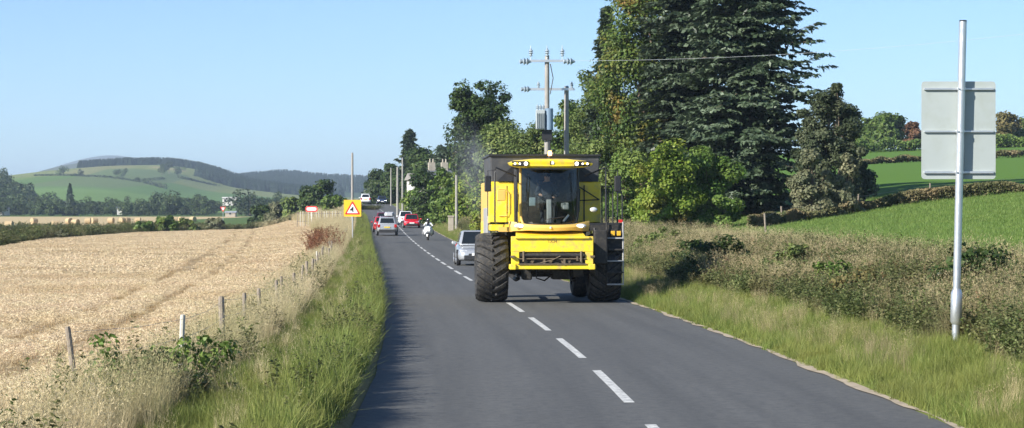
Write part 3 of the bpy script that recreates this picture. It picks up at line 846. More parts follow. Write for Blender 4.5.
TRACKT = []
def tuft(n, r, h0, h1, lean, w, m, segs=2, tints=(0, 1), curl=.6):
    v, f, t, tips, az = blades(n, r, h0, h1, lean, w, segs, tints, curl); return np_mesh('tuft', v, f, m, {'tint': t})
def seedy(n, r, h0, h1, m):
    v, f, t, tips, az = blades(n, r, h0, h1, .22, .0045, 3, (.2, 1), .5)
    d = np.stack([np.cos(az) * .5, np.sin(az) * .5, np.full(n, .7)], 1)
    parts = [(v, f, t)]
    for k in range(3):
        V_, F_ = leaf_quads(tips + d * rng.uniform(-.06, .08, (n, 1)) + rng.normal(0, .012, (n, 3)), rng.normal(size=(n, 3)), .05, .008, d + rng.normal(0, .25, (n, 3)))
        parts.append((V_, F_, np.repeat(rng.uniform(.4, 1, n), 4)))
    v, f, t = merge(parts); return np_mesh('seedy', v, f, m, {'tint': t})
def leafy(nst, r, h0, h1, nl, leaf, m):
    parts = []
    for s in range(nst):
        b = rng.normal(0, r * .5, 2); h = rng.uniform(h0, h1); tip = np.array([b[0] + rng.normal(0, h * .25), b[1] + rng.normal(0, h * .25), h])
        ss = rng.uniform(.12, 1, nl); P_ = np.array([b[0], b[1], 0]) * (1 - ss[:, None]) + tip * ss[:, None]
        d = rng.normal(size=(nl, 3)); d[:, 2] *= .4
        V_, F_ = leaf_quads(P_ + d * leaf * .45, np.array([0, 0, 1]) + rng.normal(0, .55, (nl, 3)), leaf * rng.uniform(.7, 1.4, nl), leaf * .5 * rng.uniform(.7, 1.3, nl), d)
        parts.append((V_, F_, np.repeat(np.clip(rng.normal(.5, .25, nl), 0, 1), 4)))
    v, f, t = merge(parts); return np_mesh('leafy', v, f, m, {'tint': t})
M_TRAMP = foliage('trampled_straw', [(.24, .16, .08), (.36, .26, .13), (.48, .36, .20)], .2, .8, vary=.25)
proto('trampled', [tuft(60, .2, .03, .10, .9, .008, M_TRAMP, 1) for i in range(3)])
yk = np.concatenate([rng.uniform(18, 90, 1500), rng.uniform(90, 380, 1500)]); kk = rng.integers(0, 2, 3000)
uk = np.where(kk == 1, track_u(yk, 1), track_u(yk, 0)) + rng.uniform(-.3, .3, 3000)
drop('trampled_straw', 'trampled', np.stack([Xc(yk) + uk, yk], 1), .8, 1.5, 'flattened brown straw in the wheel tracks across the stubble', 'straw', .05)
proto('grass', [tuft(80, .16, .10, .30, .55, .008, M_GRASS, 2) for i in range(5)] + [tuft(60, .18, .2, .46, .5, .0075, M_GRASS, 3, (.2, 1)) for i in range(3)])
proto('dry', [tuft(60, .17, .3, .9, .26, .006, M_DRY, 3) for i in range(3)] + [seedy(44, .16, .5, 1.05, M_DRY) for i in range(4)])
M_DRY2 = foliage('bank_straw', [(0.281, 0.217, 0.113), (0.448, 0.358, 0.197), (0.631, 0.527, 0.308)], .3, .75, patch=(.22, .21, .10), pscale=.4, vary=.28)
proto('bankdry', [tuft(60, .17, .3, .9, .3, .006, M_DRY2, 3) for i in range(3)] + [seedy(44, .16, .5, 1.05, M_DRY2) for i in range(4)])
proto('weeds', [leafy(9, .22, .3, .75, 34, .085, M_WEED) for i in range(5)] + [leafy(5, .16, .5, 1.0, 40, .06, M_WEED) for i in range(3)])
proto('dock', [leafy(6, .16, .5, .95, 46, .05, M_DOCK) for i in range(3)])
proto('scrub', [leafy(16, .6, .4, 1.5, 46, .16, M_WEED) for i in range(4)] + [seedy(60, .5, .7, 1.3, M_DRY) for i in range(2)])

def off_sign(X, Y): return ~((Y > 26) & (Y < 36.5) & (np.abs(X - 6.6 * Y / 36.2) < .42))
def strip(u0, u1, y0, y1, dens, f=None, falloff=None):
    """random points in road coordinates, density per square metre thinning with distance"""
    n = int((u1 - u0) * (y1 - y0) * dens)
    u = rng.uniform(u0, u1, n); Y = rng.uniform(y0, y1, n)
    if falloff: k = rng.random(n) < np.minimum(1, falloff / Y); u, Y = u[k], Y[k]
    X = Xc(Y) + u
    if f is not None:
        k = f(X, Y, u); X, Y = X[k], Y[k]
    return np.stack([X, Y], 1)
# left verge: fresh grass spilling over the road's edge, dry grass along the fence
P = strip(-5.15, -HW - .22, 8, 330, 60, lambda X, Y, u: rng.random(len(u)) < np.clip(1 - (-u - 4.6) / .5, .12, 1), 46)
drop('verge_grass', 'grass', P, .5, .85, 'fresh green grass on the verge left of the road', 'grass', .25, dz=.42 + .55 * value_noise(P[:, 0], P[:, 1], .9, 8))
P = strip(-3.72, -HW - .20, 8, 330, 42, None, 60)
drop('verge_grass', 'grass', P, .9, 1.3, 'longer grass leaning over the left edge of the road', 'grass', .22, dz=.7 + .9 * value_noise(P[:, 0], P[:, 1], .8, 9) ** 2)
P = strip(-4.8, -3.6, 8, 200, 4, lambda X, Y, u: value_noise(X, Y, 1.1, 54) > .5, 60)
drop('verge_grass', 'dry', P, .3, .5, 'sparse dry stems in the green verge left of the road', 'grass', .2)
P = strip(-5.65, -4.75, 8, 330, 34, lambda X, Y, u: value_noise(X, Y, 1.6, 4) > .22, 55)
drop('fence_grass', 'dry', P, .45, .75, 'tall straw-coloured grass along the fence left of the road', 'grass', .16)
P = strip(-5.6, -4.75, 8, 80, 6, lambda X, Y, u: value_noise(X, Y, 1.3, 14) > .42)
drop('fence_weeds', 'weeds', P, .5, .85, 'green weeds in the dry grass at the foot of the fence', 'weeds', .12)
P = strip(-3.85, -HW - .22, 8, 330, 6, lambda X, Y, u: value_noise(X, Y, .9, 44) > .35, 70)
drop('edge_weeds', 'weeds', P, .35, .7, 'low leafy weeds along the left edge of the road', 'weeds', .15)
P = strip(-3.8, -HW - .25, 8, 330, 5, lambda X, Y, u: value_noise(X, Y, 1.2, 47) > .55, 80)
drop('edge_tussocks', 'grass', P, .9, 1.3, 'taller grass tussocks here and there along the left edge of the road', 'grass', .1, zmul=(1.0, 1.5))
# corner of rough ground between crop, road and junction
P = strip(-20, -4.9, 118, 400, 4.5, lambda X, Y, u: ~in_crop(X, Y) & (u > -6.2 - (Y - 118) * .055))
drop('rough_grass', 'dry', P, .8, 1.15, 'rough pale grass beyond the end of the stubble by the warning sign', 'grass', .12)
# right verge and bank
P = strip(HW + .06, 5.7, 12, 330, 38, lambda X, Y, u: rng.random(len(u)) < np.clip(1 - (u - 4.9) / 1.0, .25, 1), 52)
drop('verge_grass', 'grass', P, .5, .85, 'green grass strip along the right edge of the road', 'grass', .15, dz=.6 + .6 * value_noise(P[:, 0], P[:, 1], .9, 18))
P = strip(HW + .35, 5.8, 12, 330, 9, lambda X, Y, u: (value_noise(X, Y, 1.5, 24) > .45) & off_sign(X, Y), 60)
drop('verge_grass', 'bankdry', P, .28, .5, 'short dry grass mixed into the right verge', 'grass', .15)
P = strip(5.5, 9.9, 15, 330, 17, lambda X, Y, u: (value_noise(X, Y, 1.9, 31) + .3 * (u - 5) / 5 > .53) & off_sign(X, Y), 75)
drop('bank_grass', 'bankdry', P, .55, .9, 'dry straw grass covering the roadside bank on the right', 'grass', .18)
P = strip(5.1, 9.6, 15, 330, 15, lambda X, Y, u: (value_noise(X, Y, 1.9, 31) < .84) & off_sign(X, Y), 75)
drop('bank_weeds', 'weeds', P, .55, .9, 'dull green weeds covering the roadside bank on the right', 'weeds', .18)
P = strip(5.4, 8.5, 18, 80, 1.0, lambda X, Y, u: value_noise(X, Y, 2.5, 77) > .62)
drop('bank_docks', 'dock', P, .5, .8, 'reddish dead dock stalks in the bank weeds on the right', 'weeds', .15)
# meadow on the right
n_ = 30000; Y_ = rng.uniform(38, 150, n_); u_ = rng.uniform(9.3, 46, n_); P = np.stack([Xc(Y_) + u_, Y_], 1); P = P[P[:, 0] < .2103 * P[:, 1] + 5]
M_MEAD = foliage('meadow_grass', [(.115, .19, .035), (.165, .255, .055), (.23, .30, .09)], .35, .5, vary=.12)
proto('meadow', [tuft(70, .5, .06, .16, .6, .014, M_MEAD, 2) for i in range(6)])
drop('meadow_grass', 'meadow', P, .7, 1.4, 'short bright grass of the meadow on the right', 'grass', .05)
# dead dock patch by the crop edge
P = np.stack([Xc(np.linspace(108, 170, 110)) - np.linspace(5.4, 6.7, 110) + rng.normal(0, .4, 110), np.linspace(108, 170, 110) + rng.normal(0, .8, 110)], 1)
drop('dead_dock_patch', 'dock', P, 1.0, 1.4, 'rust brown dead dock plants between the stubble and the fence', 'weeds', .12)
# scrub along the far side of the crop
def edge_scrub(n, wid, seed):
    Y = rng.uniform(138, 388, n); X = crop_left(Y) - .6 - rng.random(n) * wid * (.7 + .6 * value_noise(X=Y, Y=Y * 0, s=9, seed=seed)); return np.stack([X, Y], 1)
P = np.concatenate([edge_scrub(1500, 7, 1), np.stack([rng.uniform(-36, -22, 420), rng.uniform(389, 398, 420)], 1), np.stack([rng.uniform(-98, -52, 700), rng.uniform(320, 430, 700)], 1)])
drop('field_scrub', 'scrub', P, .65, 1.2, 'mixed bramble and dry scrub along the far edge of the stubble field', 'scrub', .1, dz=.30 + .60 * value_noise(P[:, 0], P[:, 1], 8, 61))

# ------------------------------------------------------------------ trees and bushes
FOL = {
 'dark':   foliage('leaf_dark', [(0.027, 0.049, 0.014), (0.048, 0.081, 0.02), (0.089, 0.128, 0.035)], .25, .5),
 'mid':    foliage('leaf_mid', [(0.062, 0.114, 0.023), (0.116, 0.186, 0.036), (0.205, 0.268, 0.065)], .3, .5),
 'olive':  foliage('leaf_olive', [(0.082, 0.121, 0.032), (0.138, 0.186, 0.049), (0.227, 0.259, 0.082)], .3, .55),
 'lime':   foliage('leaf_lime', [(0.101, 0.168, 0.024), (0.193, 0.277, 0.037), (0.336, 0.386, 0.067)], .3, .5, patch=(.20, .11, .045), pscale=.33, pcut=.54),
 'beech':  foliage('leaf_beech', [(.045, .085, .018), (.09, .14, .03), (.17, .20, .05)], .3, .5, patch=(.34, .17, .04), pscale=.4, pcut=.545),
 'red':    foliage('leaf_red', [(.12, .06, .03), (.2, .1, .05), (.26, .15, .07)], .3),
 'brown':  foliage('leaf_brown', [(.09, .085, .03), (.15, .13, .045), (.22, .18, .07)], .3),
 'grey':   foliage('leaf_grey', [(0.099, 0.115, 0.061), (0.17, 0.176, 0.095), (0.269, 0.257, 0.149)], .25),
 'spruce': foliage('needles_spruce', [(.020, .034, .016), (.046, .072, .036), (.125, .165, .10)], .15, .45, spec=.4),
 'pine':   foliage('needles_pine', [(0.022, 0.038, 0.022), (0.048, 0.074, 0.038), (0.102, 0.132, 0.072)], .15, .5),
 'yew':    foliage('needles_yew', [(.035, .05, .022), (.07, .09, .042), (.15, .165, .09)], .2, .55),
}
def T(xp, Y, top, wpx, label, fol, name='broadleaf_tree', cat='tree', **kw):
    X = px(xp, Y); z = gz(X, Y); H = pz(top, Y) - z; W = wpx * Y / F
    area = W * H * 3.0; lf = kw.pop('leaf', max(.12, Y / 950)); dens = kw.pop('dens', 1.0)
    ncl = int(np.clip(area * .9, 30, 170)); nlf = int(np.clip(area * 6.5 * dens / (lf * lf) / ncl, 80, 520))
    return broad_tree(name, label, cat, X, Y, H, W, FOL[fol], nclump=ncl, nleaf=nlf, leaf=lf, clump=kw.pop('clump', max(.3, .16 * math.sqrt(W * min(H, 2 * W)))), seed=int(xp * 3 + Y), **kw)
# far down the road, right-hand side
T(379, 490, 170, 36, 'dark rounded tree right of the road where it tops the rise', 'dark', base=.02)
T(394, 445, 163, 28, 'dark green tree behind the far telegraph poles', 'dark', base=.02)
T(424, 400, 150, 44, 'dark spreading tree behind the stone house', 'dark', base=.05)
conifer('pine_tree', 'open-branched dark pine standing tallest above the stone house trees', px(409.5, 410), 410, pz(130, 410) - gz(px(409.5, 410), 410), 2.3, FOL['pine'], 5, 90, 22, .15, .1, card=(1.0, .4), shape=.45, irregular=.4, tip=.1)
T(447, 385, 146, 34, 'flat-topped dark tree right of the house chimneys', 'pine', base=.2)
T(413, 300, 186, 24, 'small green bush in front of the far telegraph poles', 'mid', 'leafy_bush', 'bush', base=0.0)
T(422, 285, 171, 40, 'dense dark green bush below the house by the roadside', 'dark', 'leafy_bush', 'bush', base=0.0)
T(444, 262, 168, 38, 'light green roadside tree behind the white motorcycle', 'mid', base=0.0)
T(466, 250, 152, 34, 'light green tree behind the near roadside pole', 'lime', base=0.0)
T(482, 222, 84, 66, 'tall dark tree with a ragged crown left of the power pole', 'dark', base=.35, sparse=.3, clump=.75, dens=.8)
T(486, 185, 180, 38, 'bright green bush beside the road left of the harvester', 'lime', 'leafy_bush', 'bush', base=0.0)
T(503, 215, 118, 58, 'olive green tree behind the harvester, left of the power pole', 'olive', base=.03)
T(534, 205, 122, 56, 'olive green tree directly behind the harvester roof', 'olive', base=.03)
T(522, 168, 160, 56, 'low green tree hidden behind the grain tank', 'mid', 'leafy_bush', 'bush', base=.0)
T(567, 190, 98, 50, 'mid green tree right of the power pole', 'mid', base=.03)
T(592, 182, 66, 54, 'tall olive tree with a pointed top between the poles and the beech', 'olive', base=.03)
T(585, 158, 138, 60, 'dull green tree behind the right shoulder of the harvester', 'olive', base=.0)
T(646, 158, -62, 92, 'tall beech with orange autumn patches left of the great spruce', 'beech', base=.05)
T(624, 138, 148, 62, 'dark green bush behind the right mirror of the harvester', 'mid', 'leafy_bush', 'bush', base=.0)
T(668, 126, 138, 70, 'yellow-green bush with rusty patches below the spruce', 'lime', 'leafy_bush', 'bush', base=.0)
T(712, 127, 150, 64, 'green thicket right of the yellow-green bush below the spruce', 'mid', 'leafy_bush', 'bush', base=.0)
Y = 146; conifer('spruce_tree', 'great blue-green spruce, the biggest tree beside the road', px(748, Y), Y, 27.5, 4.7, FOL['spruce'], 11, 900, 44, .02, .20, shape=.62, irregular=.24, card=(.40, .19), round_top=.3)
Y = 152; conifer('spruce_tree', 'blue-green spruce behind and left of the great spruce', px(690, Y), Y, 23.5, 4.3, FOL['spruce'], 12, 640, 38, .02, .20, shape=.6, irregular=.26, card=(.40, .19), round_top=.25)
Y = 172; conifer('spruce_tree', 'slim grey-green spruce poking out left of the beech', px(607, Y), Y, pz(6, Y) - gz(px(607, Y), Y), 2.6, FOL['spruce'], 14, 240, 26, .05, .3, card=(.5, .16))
T(830, 135, 73, 78, 'ragged dark olive conifer standing alone right of the great spruce', 'yew', 'yew_tree', base=.02, leaf=.13, clump=.55)
T(843, 139, 104, 62, 'lower olive conifer leaning out right of the ragged lone one', 'yew', 'yew_tree', base=.02, leaf=.13, clump=.5)
T(812, 130, 146, 44, 'bare-looking greyish shrub at the foot of the lone conifer', 'grey', 'leafy_bush', 'bush', base=.0)
T(846, 131, 154, 38, 'grey-green shrub right of the foot of the lone conifer', 'grey', 'leafy_bush', 'bush', base=.0)
T(868, 430, 118, 34, 'dark tree on the skyline just right of the lone conifer', 'mid', base=.05)
T(888, 425, 116, 38, 'dark green tree with open trunk on the field skyline', 'mid', base=.2)
T(911, 440, 122, 26, 'small russet tree on the skyline left of the sign back', 'red', base=.05)
T(932, 450, 128, 26, 'low brownish tree half hidden by the sign back', 'brown', base=.05)
T(952, 450, 124, 30, 'olive tree wholly behind the sign post on the skyline', 'olive', base=.05)
T(1006, 420, 114, 30, 'olive brown tree just right of the sign back on the skyline', 'brown', base=.05)
T(1026, 425, 118, 34, 'olive tree at the right edge of the skyline', 'olive', base=.05)
# left of the road, beyond the barley
T(322, 385, 181, 44, 'dark bushy tree left of the road behind the glinting sign', 'dark', base=.0)
T(299, 402, 196, 34, 'olive scrub tree left of the glinting sign', 'olive', base=.0)
T(336, 340, 196, 30, 'bright green bush right behind the glinting sign', 'mid', 'leafy_bush', 'bush', base=.0)
T(278, 408, 204, 30, 'low grey-green bush by the end of the stubble', 'grey', 'leafy_bush', 'bush', base=.0)
T(262, 418, 206, 26, 'low dark bush left of the grey-green one by the stubble', 'dark', 'leafy_bush', 'bush', base=.0)
for (x, Y, top, w, f, lb) in [(38, 225, 231, 26, 'mid', 'green bush in the field-edge scrub below the bales'), (60, 232, 232, 20, 'grey', 'small greyish bush in the field-edge scrub'),
        (90, 262, 229, 18, 'dark', 'small dark bush in the middle of the field-edge scrub'), (143, 315, 222, 30, 'mid', 'green bush at the left of the tall scrub patch'),
        (166, 330, 217, 30, 'mid', 'tallest green bush of the field-edge scrub'), (188, 345, 219, 26, 'olive', 'olive bush right of the tallest scrub bush'), (215, 365, 219, 22, 'grey', 'pale bush in the scrub below the give way sign')]:
    T(x, Y, top, w, lb, f, 'scrub_bush', 'bush', base=.0)
# brambles by the near fence
for (x, Y, h, w, lb) in [(190, 25.6, .70, 1.1, 'dark bramble clump at the foot of the pale fence post'), (148, 24.6, .55, .8, 'small leafy bramble left of the pale fence post'), (103, 22.9, .85, .32, 'single upright leafy stem beside the leaning fence post')]:
    X = px(x, Y)
    broad_tree('bramble_bush', lb, 'bush', X, Y, h, w, FOL['dark'] if h < .7 else FOL['mid'], base=.02, nclump=34, nleaf=30, leaf=.055, clump=.12, seed=int(x), stems=3, trunk_r=.008)
for (x, Y, u, h, w, f, lb) in [(0, 67, 6.4, 1.15, 2.6, 'dark', 'big dark bramble mound added for the deep shade on the bank beside the harvester ladder'), (0, 74, 6.6, 1.0, 2.2, 'dark', 'dark bramble mound on the bank in the shadow of the harvester'), (0, 60, 7.0, .9, 1.8, 'olive', 'olive bramble mound on the bank right of the harvester shadow'),  # first mound is added, its dark leaves standing in for shadow pockets
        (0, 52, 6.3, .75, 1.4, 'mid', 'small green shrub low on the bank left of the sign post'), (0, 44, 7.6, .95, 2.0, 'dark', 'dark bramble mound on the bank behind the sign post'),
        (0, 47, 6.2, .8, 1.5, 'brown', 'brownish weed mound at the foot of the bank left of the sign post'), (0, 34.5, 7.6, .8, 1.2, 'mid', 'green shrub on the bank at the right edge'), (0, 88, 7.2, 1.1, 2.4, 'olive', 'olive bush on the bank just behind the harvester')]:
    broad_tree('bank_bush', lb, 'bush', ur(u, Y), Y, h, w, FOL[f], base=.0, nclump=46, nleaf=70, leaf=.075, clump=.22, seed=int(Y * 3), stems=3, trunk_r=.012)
# hedge along the top of the meadow
def hedge(name, label, pts, hgt, wid, fol, n, leaf, cat='hedge', dry=0):
    pts = np.array(pts, float); seg = rng.integers(0, len(pts) - 1, n); t = rng.random(n)[:, None]
    B = pts[seg] * (1 - t) + pts[seg + 1] * t
    hv = hgt * (.55 + .75 * value_noise(B[:, 0], B[:, 1], 1.7, 90))
    off = rng.normal(0, wid * .35, n); q = np.sqrt(rng.random(n))
    P_ = np.stack([B[:, 0] + off * .4, B[:, 1] + off, ground_z(B[:, 0], B[:, 1]) + q * hv], 1)
    o0 = P_.mean(0)
    V_, F_ = leaf_quads(P_ - o0, rng.normal(0, .7, (n, 3)) + np.array([-.2, -.5, .6]), leaf * rng.uniform(.6, 1.4, n), leaf * .6 * rng.uniform(.6, 1.4, n))
    o = link(name, np_mesh(name, V_, F_, fol, {'tint': np.repeat(np.clip(rng.normal(.5, .22, n) + .3 * (value_noise(B[:, 0], B[:, 1], 1.1, 3) - .5), 0, 1), 4)})); o.location = o0
    return tag(o, label, cat)
M_HEDGE = foliage('hedge_leaves', [(.07, .085, .03), (.13, .135, .055), (.24, .21, .10)], .25, .65, patch=(.30, .23, .12), pscale=.5)
hedge('field_hedge', 'scruffy brown-green hedge along the top of the meadow', [(px(752, 122), 122), (px(800, 128), 128), (px(900, 134), 134), (px(1040, 136), 136)], .62, 1.3, M_HEDGE, 26000, .15)
hedge('field_hedge', 'thin far hedge on the upper field below the skyline trees', [(px(850, 290), 290), (px(930, 300), 300), (px(1060, 310), 310)], .8, 1.5, M_HEDGE, 6000, .35)
hedge('field_hedge', 'low dark hedge at the foot of the skyline trees', [(px(850, 415), 415), (px(930, 420), 420), (px(1060, 415), 415)], 2.2, 2.5, FOL['mid'], 9000, .45)

# ------------------------------------------------------------------ fences, poles, signs, house
WOOD = mat('weathered_wood', (.25, .21, .165), .9, var=.35, nscale=8, bump=.5, bscale=30)
WOODP = mat('pale_wood', (.55, .52, .44), .85, var=.25, nscale=8, bump=.4, bscale=30)
WIRE = mat('galvanised_wire', (.4, .4, .4), .45, metal=.8, nscale=20)
STEEL = mat('galvanised_steel', (.60, .62, .63), .38, metal=.75, var=.12, nscale=3)
BLACKP = mat('black_plastic', (.018, .018, .02), .45, var=.15)
fence = thing('wire_fence', 'leaning post and wire fence between stubble and left verge', 'fence', (0, 0, 0))
fy = [22.1, 26.8, 32.2, 36.0]; fy += list(np.arange(40, 200, 3.9))
tops = []
for i, Y in enumerate(fy):
    X = ur(-5.08 + rng.normal(0, .05) - (.25 if i == 0 else 0), Y); z = gz(X, Y)
    h = rng.uniform(.68, .84); r = rng.uniform(.026, .037)
    tl = Vector((rng.normal(0, .06), rng.normal(0, .05), 1))
    if i == 0: tl = Vector((-.16, -.05, 1)); h = .92
    if i == 2: r = .042; h = .84
    tl.normalize()
    p0 = Vector((X, Y, z - .3)); p1 = Vector((X, Y, z)) + tl * h
    MB().tube([p0, p1 - tl * .03, p1], [r, r * .97, r * .8], 9).build('post', WOODP if i in (1, 13) else WOOD, fence, smooth=True)
    tops.append((Vector((X, Y, z)), tl, h))
for q in (.95, .7, .42):
    path = []
    for i in range(len(tops)):
        a = tops[i]; path.append(a[0] + a[1] * a[2] * q + Vector((.055, 0, 0)))
        if i + 1 < len(tops): path.append((path[-1] + tops[i + 1][0] + tops[i + 1][1] * tops[i + 1][2] * q + Vector((.055, 0, 0))) / 2 - Vector((0, 0, .03)))
    MB().tube(path, .0016, 4).build('wire', WIRE, fence)
pf = thing('paling_fence', 'row of grey palings in dry grass under the glinting sign', 'fence', (px(319, 264), 264, gz(px(319, 264), 264)))
for i in range(17):
    x = (i - 8) * .29; MB().box((x, rng.normal(0, .03), .75), (.07, .05, 1.7 + rng.uniform(-.1, .12)), Matrix.Rotation(rng.normal(0, .03), 3, 'Y')).build('paling', WOODP if i % 3 else WOOD, pf)
for q in (.5, 1.35): MB().box((0, .05, q), (4.9, .045, .07)).build('rail', WOOD, pf)
mf = thing('meadow_fence', 'sparse wooden posts along the hedge above the meadow', 'fence', (0, 0, 0))
mp = []
for x, Y in [(766, 112), (782, 126.5), (833, 131.5), (858, 133.5), (930, 137.5), (1030, 138.5)]:
    X = px(x, Y); z = gz(X, Y); mp.append(Vector((X, Y, z + .8)))
    MB().tube([(X, Y, z - .2), (X + rng.normal(0, .04), Y, z + .95)], .045, 8).build('post', WOODP if x == 765 else WOOD, mf)
MB().tube(mp, .004, 4).build('wire', WIRE, mf)

POLEW = mat('pole_wood', (.30, .285, .26), .85, var=.3, nscale=4, bump=.4, bscale=20)
def pole(name, label, X, Y, ztop, r, group=None, steps=None):
    root = thing(name, label, 'pole', (X, Y, gz(X, Y)), 0, group); h = ztop - gz(X, Y)
    MB().tube([(0, 0, -.3), (0, 0, h * .5), (0, 0, h)], [r, r * .88, r * .74], 12).build('shaft', POLEW, root, smooth=True)
    MB().tube([(0, 0, h), (0, 0, h + .06)], [r * .85, r * .5], 12).build('cap', STEEL, root)
    return root, h
INS = mat('porcelain', (.30, .36, .40), .25, var=.1); GREYB = mat('transformer_grey', (.36, .40, .41), .5, nscale=4, dirt=(.3, .28, .25), dirt_amt=.3); BLUEG = mat('switchgear_blue', (.16, .24, .33), .5)
def insulator(mb, c, axis='z', s=1.0):
    prof = [(-.14, .02), (-.12, .06), (-.06, .035), (-.04, .085), (.01, .04), (.03, .085), (.08, .04), (.13, .02)]
    mb.lathe([(a * s, r_ * s) for a, r_ in prof], axis, 10, c, closed=False)
Y = 120.0
pr, h = pole('power_pole', 'tall power pole with crossarm and transformer behind the harvester', px(547, Y), Y, pz(56, Y), .15)
arm = MB().box((0, -.16, h - .25), (1.9, .1, .12)).build('crossarm', STEEL, pr)
for x in (-.8, 0, .75):
    mb = MB(); insulator(mb, (x, -.16, h + .18), 'z', 1.5); mb.build('insulator', INS, arm, smooth=True); MB().tube([(x, -.16, h - .2), (x, -.16, h + .5)], .02, 6).build('pin', STEEL, arm)
for x in (-1.05, 1.1):
    mb = MB(); insulator(mb, (x, -.16, h - .28), 'x', 2.2); mb.build('strain_insulator', INS, arm, smooth=True)
tr = MB().box((-.33, -.32, h - 3.15), (.46, .4, .95)).build('transformer', GREYB, pr, bevel=.03)
for x in (-.47, -.33, -.19):
    mb = MB(); insulator(mb, (x, -.32, h - 2.55), 'z', 1.1); mb.build('bushing', INS, tr, smooth=True)
for k in range(5): MB().box((-.5 + k * .085, -.55, h - 3.20), (.02, .07, .75)).build('cooling_fin', GREYB, tr)
MB().tube([(.1, -.3, h - 3.65), (.1, -.3, h - 2.60)], .2, 14).build('switch_tank', BLUEG, pr, smooth=True)
MB().box((0, -.17, h - 3.90), (.5, .12, .5)).build('bracket', BLACKP, pr)
MB().tube([(.16, -.1, h - .4), (.3, -.2, h - 1.1), (.15, -.2, h - 1.9)], .025, 6).build('cable', BLACKP, pr)
MB().tube([(.12, -.16, h - 3.3), (.16, -.16, h - 5.0), (.15, -.1, 1)], .03, 6).build('cable', BLACKP, pr)
X1 = px(547, Y)
p2, h2 = pole('power_pole', 'shorter power pole right of the transformer pole, sharing its lower crossarm', px(566.5, Y + 1), Y + 1, pz(87, Y + 1), .15)
a2 = MB().box((-.75, -.22, h2 - .12), (2.3, .1, .12)).build('crossarm', STEEL, p2)
mb = MB(); insulator(mb, (-2.0, -.22, h2 - .12), 'x', 2.0); mb.build('strain_insulator', INS, a2, smooth=True)
for x in (-1.4, .25): mb = MB(); insulator(mb, (x, -.22, h2 + .1), 'z', 1.2); mb.build('insulator', INS, a2, smooth=True)
def wire_line(label, a, b, sag, r=.014):
    path = [Vector(a).lerp(Vector(b), t) - Vector((0, 0, sag * 4 * t * (1 - t))) for t in np.linspace(0, 1, 16)]
    o = MB().tube(path, r, 5).build('overhead_wire', mat('wire_aluminium', (.42, .44, .46), .5)); tag(o, label, 'wire', None)
zt = gz(X1, Y) + h
wire_line('power wire running from the tall pole right across the spruce', (X1 + 1.3, Y - .2, zt - .25), (px(1180, 108), 108, pz(14, 108)), .5, .006)
G = 'telegraph poles beside the far road'
pole('telegraph_pole', 'bare telegraph pole left of the road behind the yellow warning sign', px(352.3, 245), 245, pz(153, 245), .14, G)
pole('telegraph_pole', 'telegraph pole right of the road behind the white motorcycle', px(456.5, 228), 228, pz(150, 228), .14, G)
pole('telegraph_pole', 'tallest of the far telegraph poles right of the road', px(402.5, 345), 345, pz(158, 345), .15, G)
pole('telegraph_pole', 'thick pale telegraph pole left of the tallest far one', px(397.5, 330), 330, pz(167, 330), .17, G)
pole('telegraph_pole', 'thin telegraph pole farthest down the right of the road', px(391, 420), 420, pz(168, 420), .13, G)
pole('telegraph_pole', 'shortest far telegraph pole nearest the top of the rise', px(386.8, 460), 460, pz(171, 460), .13, G)

# back of the big sign on the right
SIGNBACK = mat('sign_back_grey', (.355, .395, .385), .5, var=.06, nscale=1.5, dirt=(.30, .33, .29), dirt_amt=.5)
Ys = 36.2; Xs = px(955.5, Ys); zs = gz(Xs, Ys)
sg = thing('road_sign', 'tall road sign on a steel post seen from its blank grey back', 'sign', (Xs, Ys, zs))
top = pz(21.5, Ys) - zs; lean = .012
def sp(z_, dx=0, dy=0): return (lean * 6.0 * z_ / top * 1.55 + dx, dy, z_)
MB().tube([sp(-.4), sp(.0), sp(top)], .057, 20).build('post', STEEL, sg, smooth=True)
MB().tube([sp(.25), sp(.3), sp(.72), sp(.78)], [.057, .085, .085, .058], 20).build('post_base', STEEL, sg, smooth=True)
MB().tube([sp(top), sp(top + .02)], [.06, .05], 20).build('post_cap', BLACKP, sg)
x0 = px(922.5, Ys) - Xs; x1 = px(997, Ys) - Xs; z1 = pz(81, Ys) - zs; z0 = pz(179, Ys) - zs
def rrect(a0, a1, b0, b1, r_, n=5):
    P_ = []
    for cx, cz, s in ((a1 - r_, b1 - r_, 0), (a0 + r_, b1 - r_, 90), (a0 + r_, b0 + r_, 180), (a1 - r_, b0 + r_, 270)):
        P_ += [(cx + r_ * math.cos(R(s + 90 * k / n)), cz + r_ * math.sin(R(s + 90 * k / n))) for k in range(n + 1)]
    return P_
MB().extrude(rrect(x0, x1, z0, z1, .05), .100, .105).build('panel', SIGNBACK, sg)
for q, wd in ((z1 - .115, .03), ((z0 + z1) / 2 - .02, .028), (z0 + .10, .034)):
    rl = MB().box(((x0 + x1) / 2, .080, q), (x1 - x0 - .07, .038, wd)).build('channel_rail', STEEL, sg, bevel=.004)
    MB().lathe([(q - .02, .066), (q + .02, .066)], 'z', 16, (sp(q)[0], 0, 0), closed=False).build('clip', STEEL, rl)
    MB().cyl((sp(q)[0] - .05, -.075, q), (sp(q)[0] - .05, -.055, q), .014, 8).build('bolt', STEEL, rl)
MB().box((px(986.5, Ys) - Xs, .097, pz(172.5, Ys) - zs), (.11, .004, .04)).build('sticker', mat('sticker_blue', (.05, .08, .22), .5), sg)

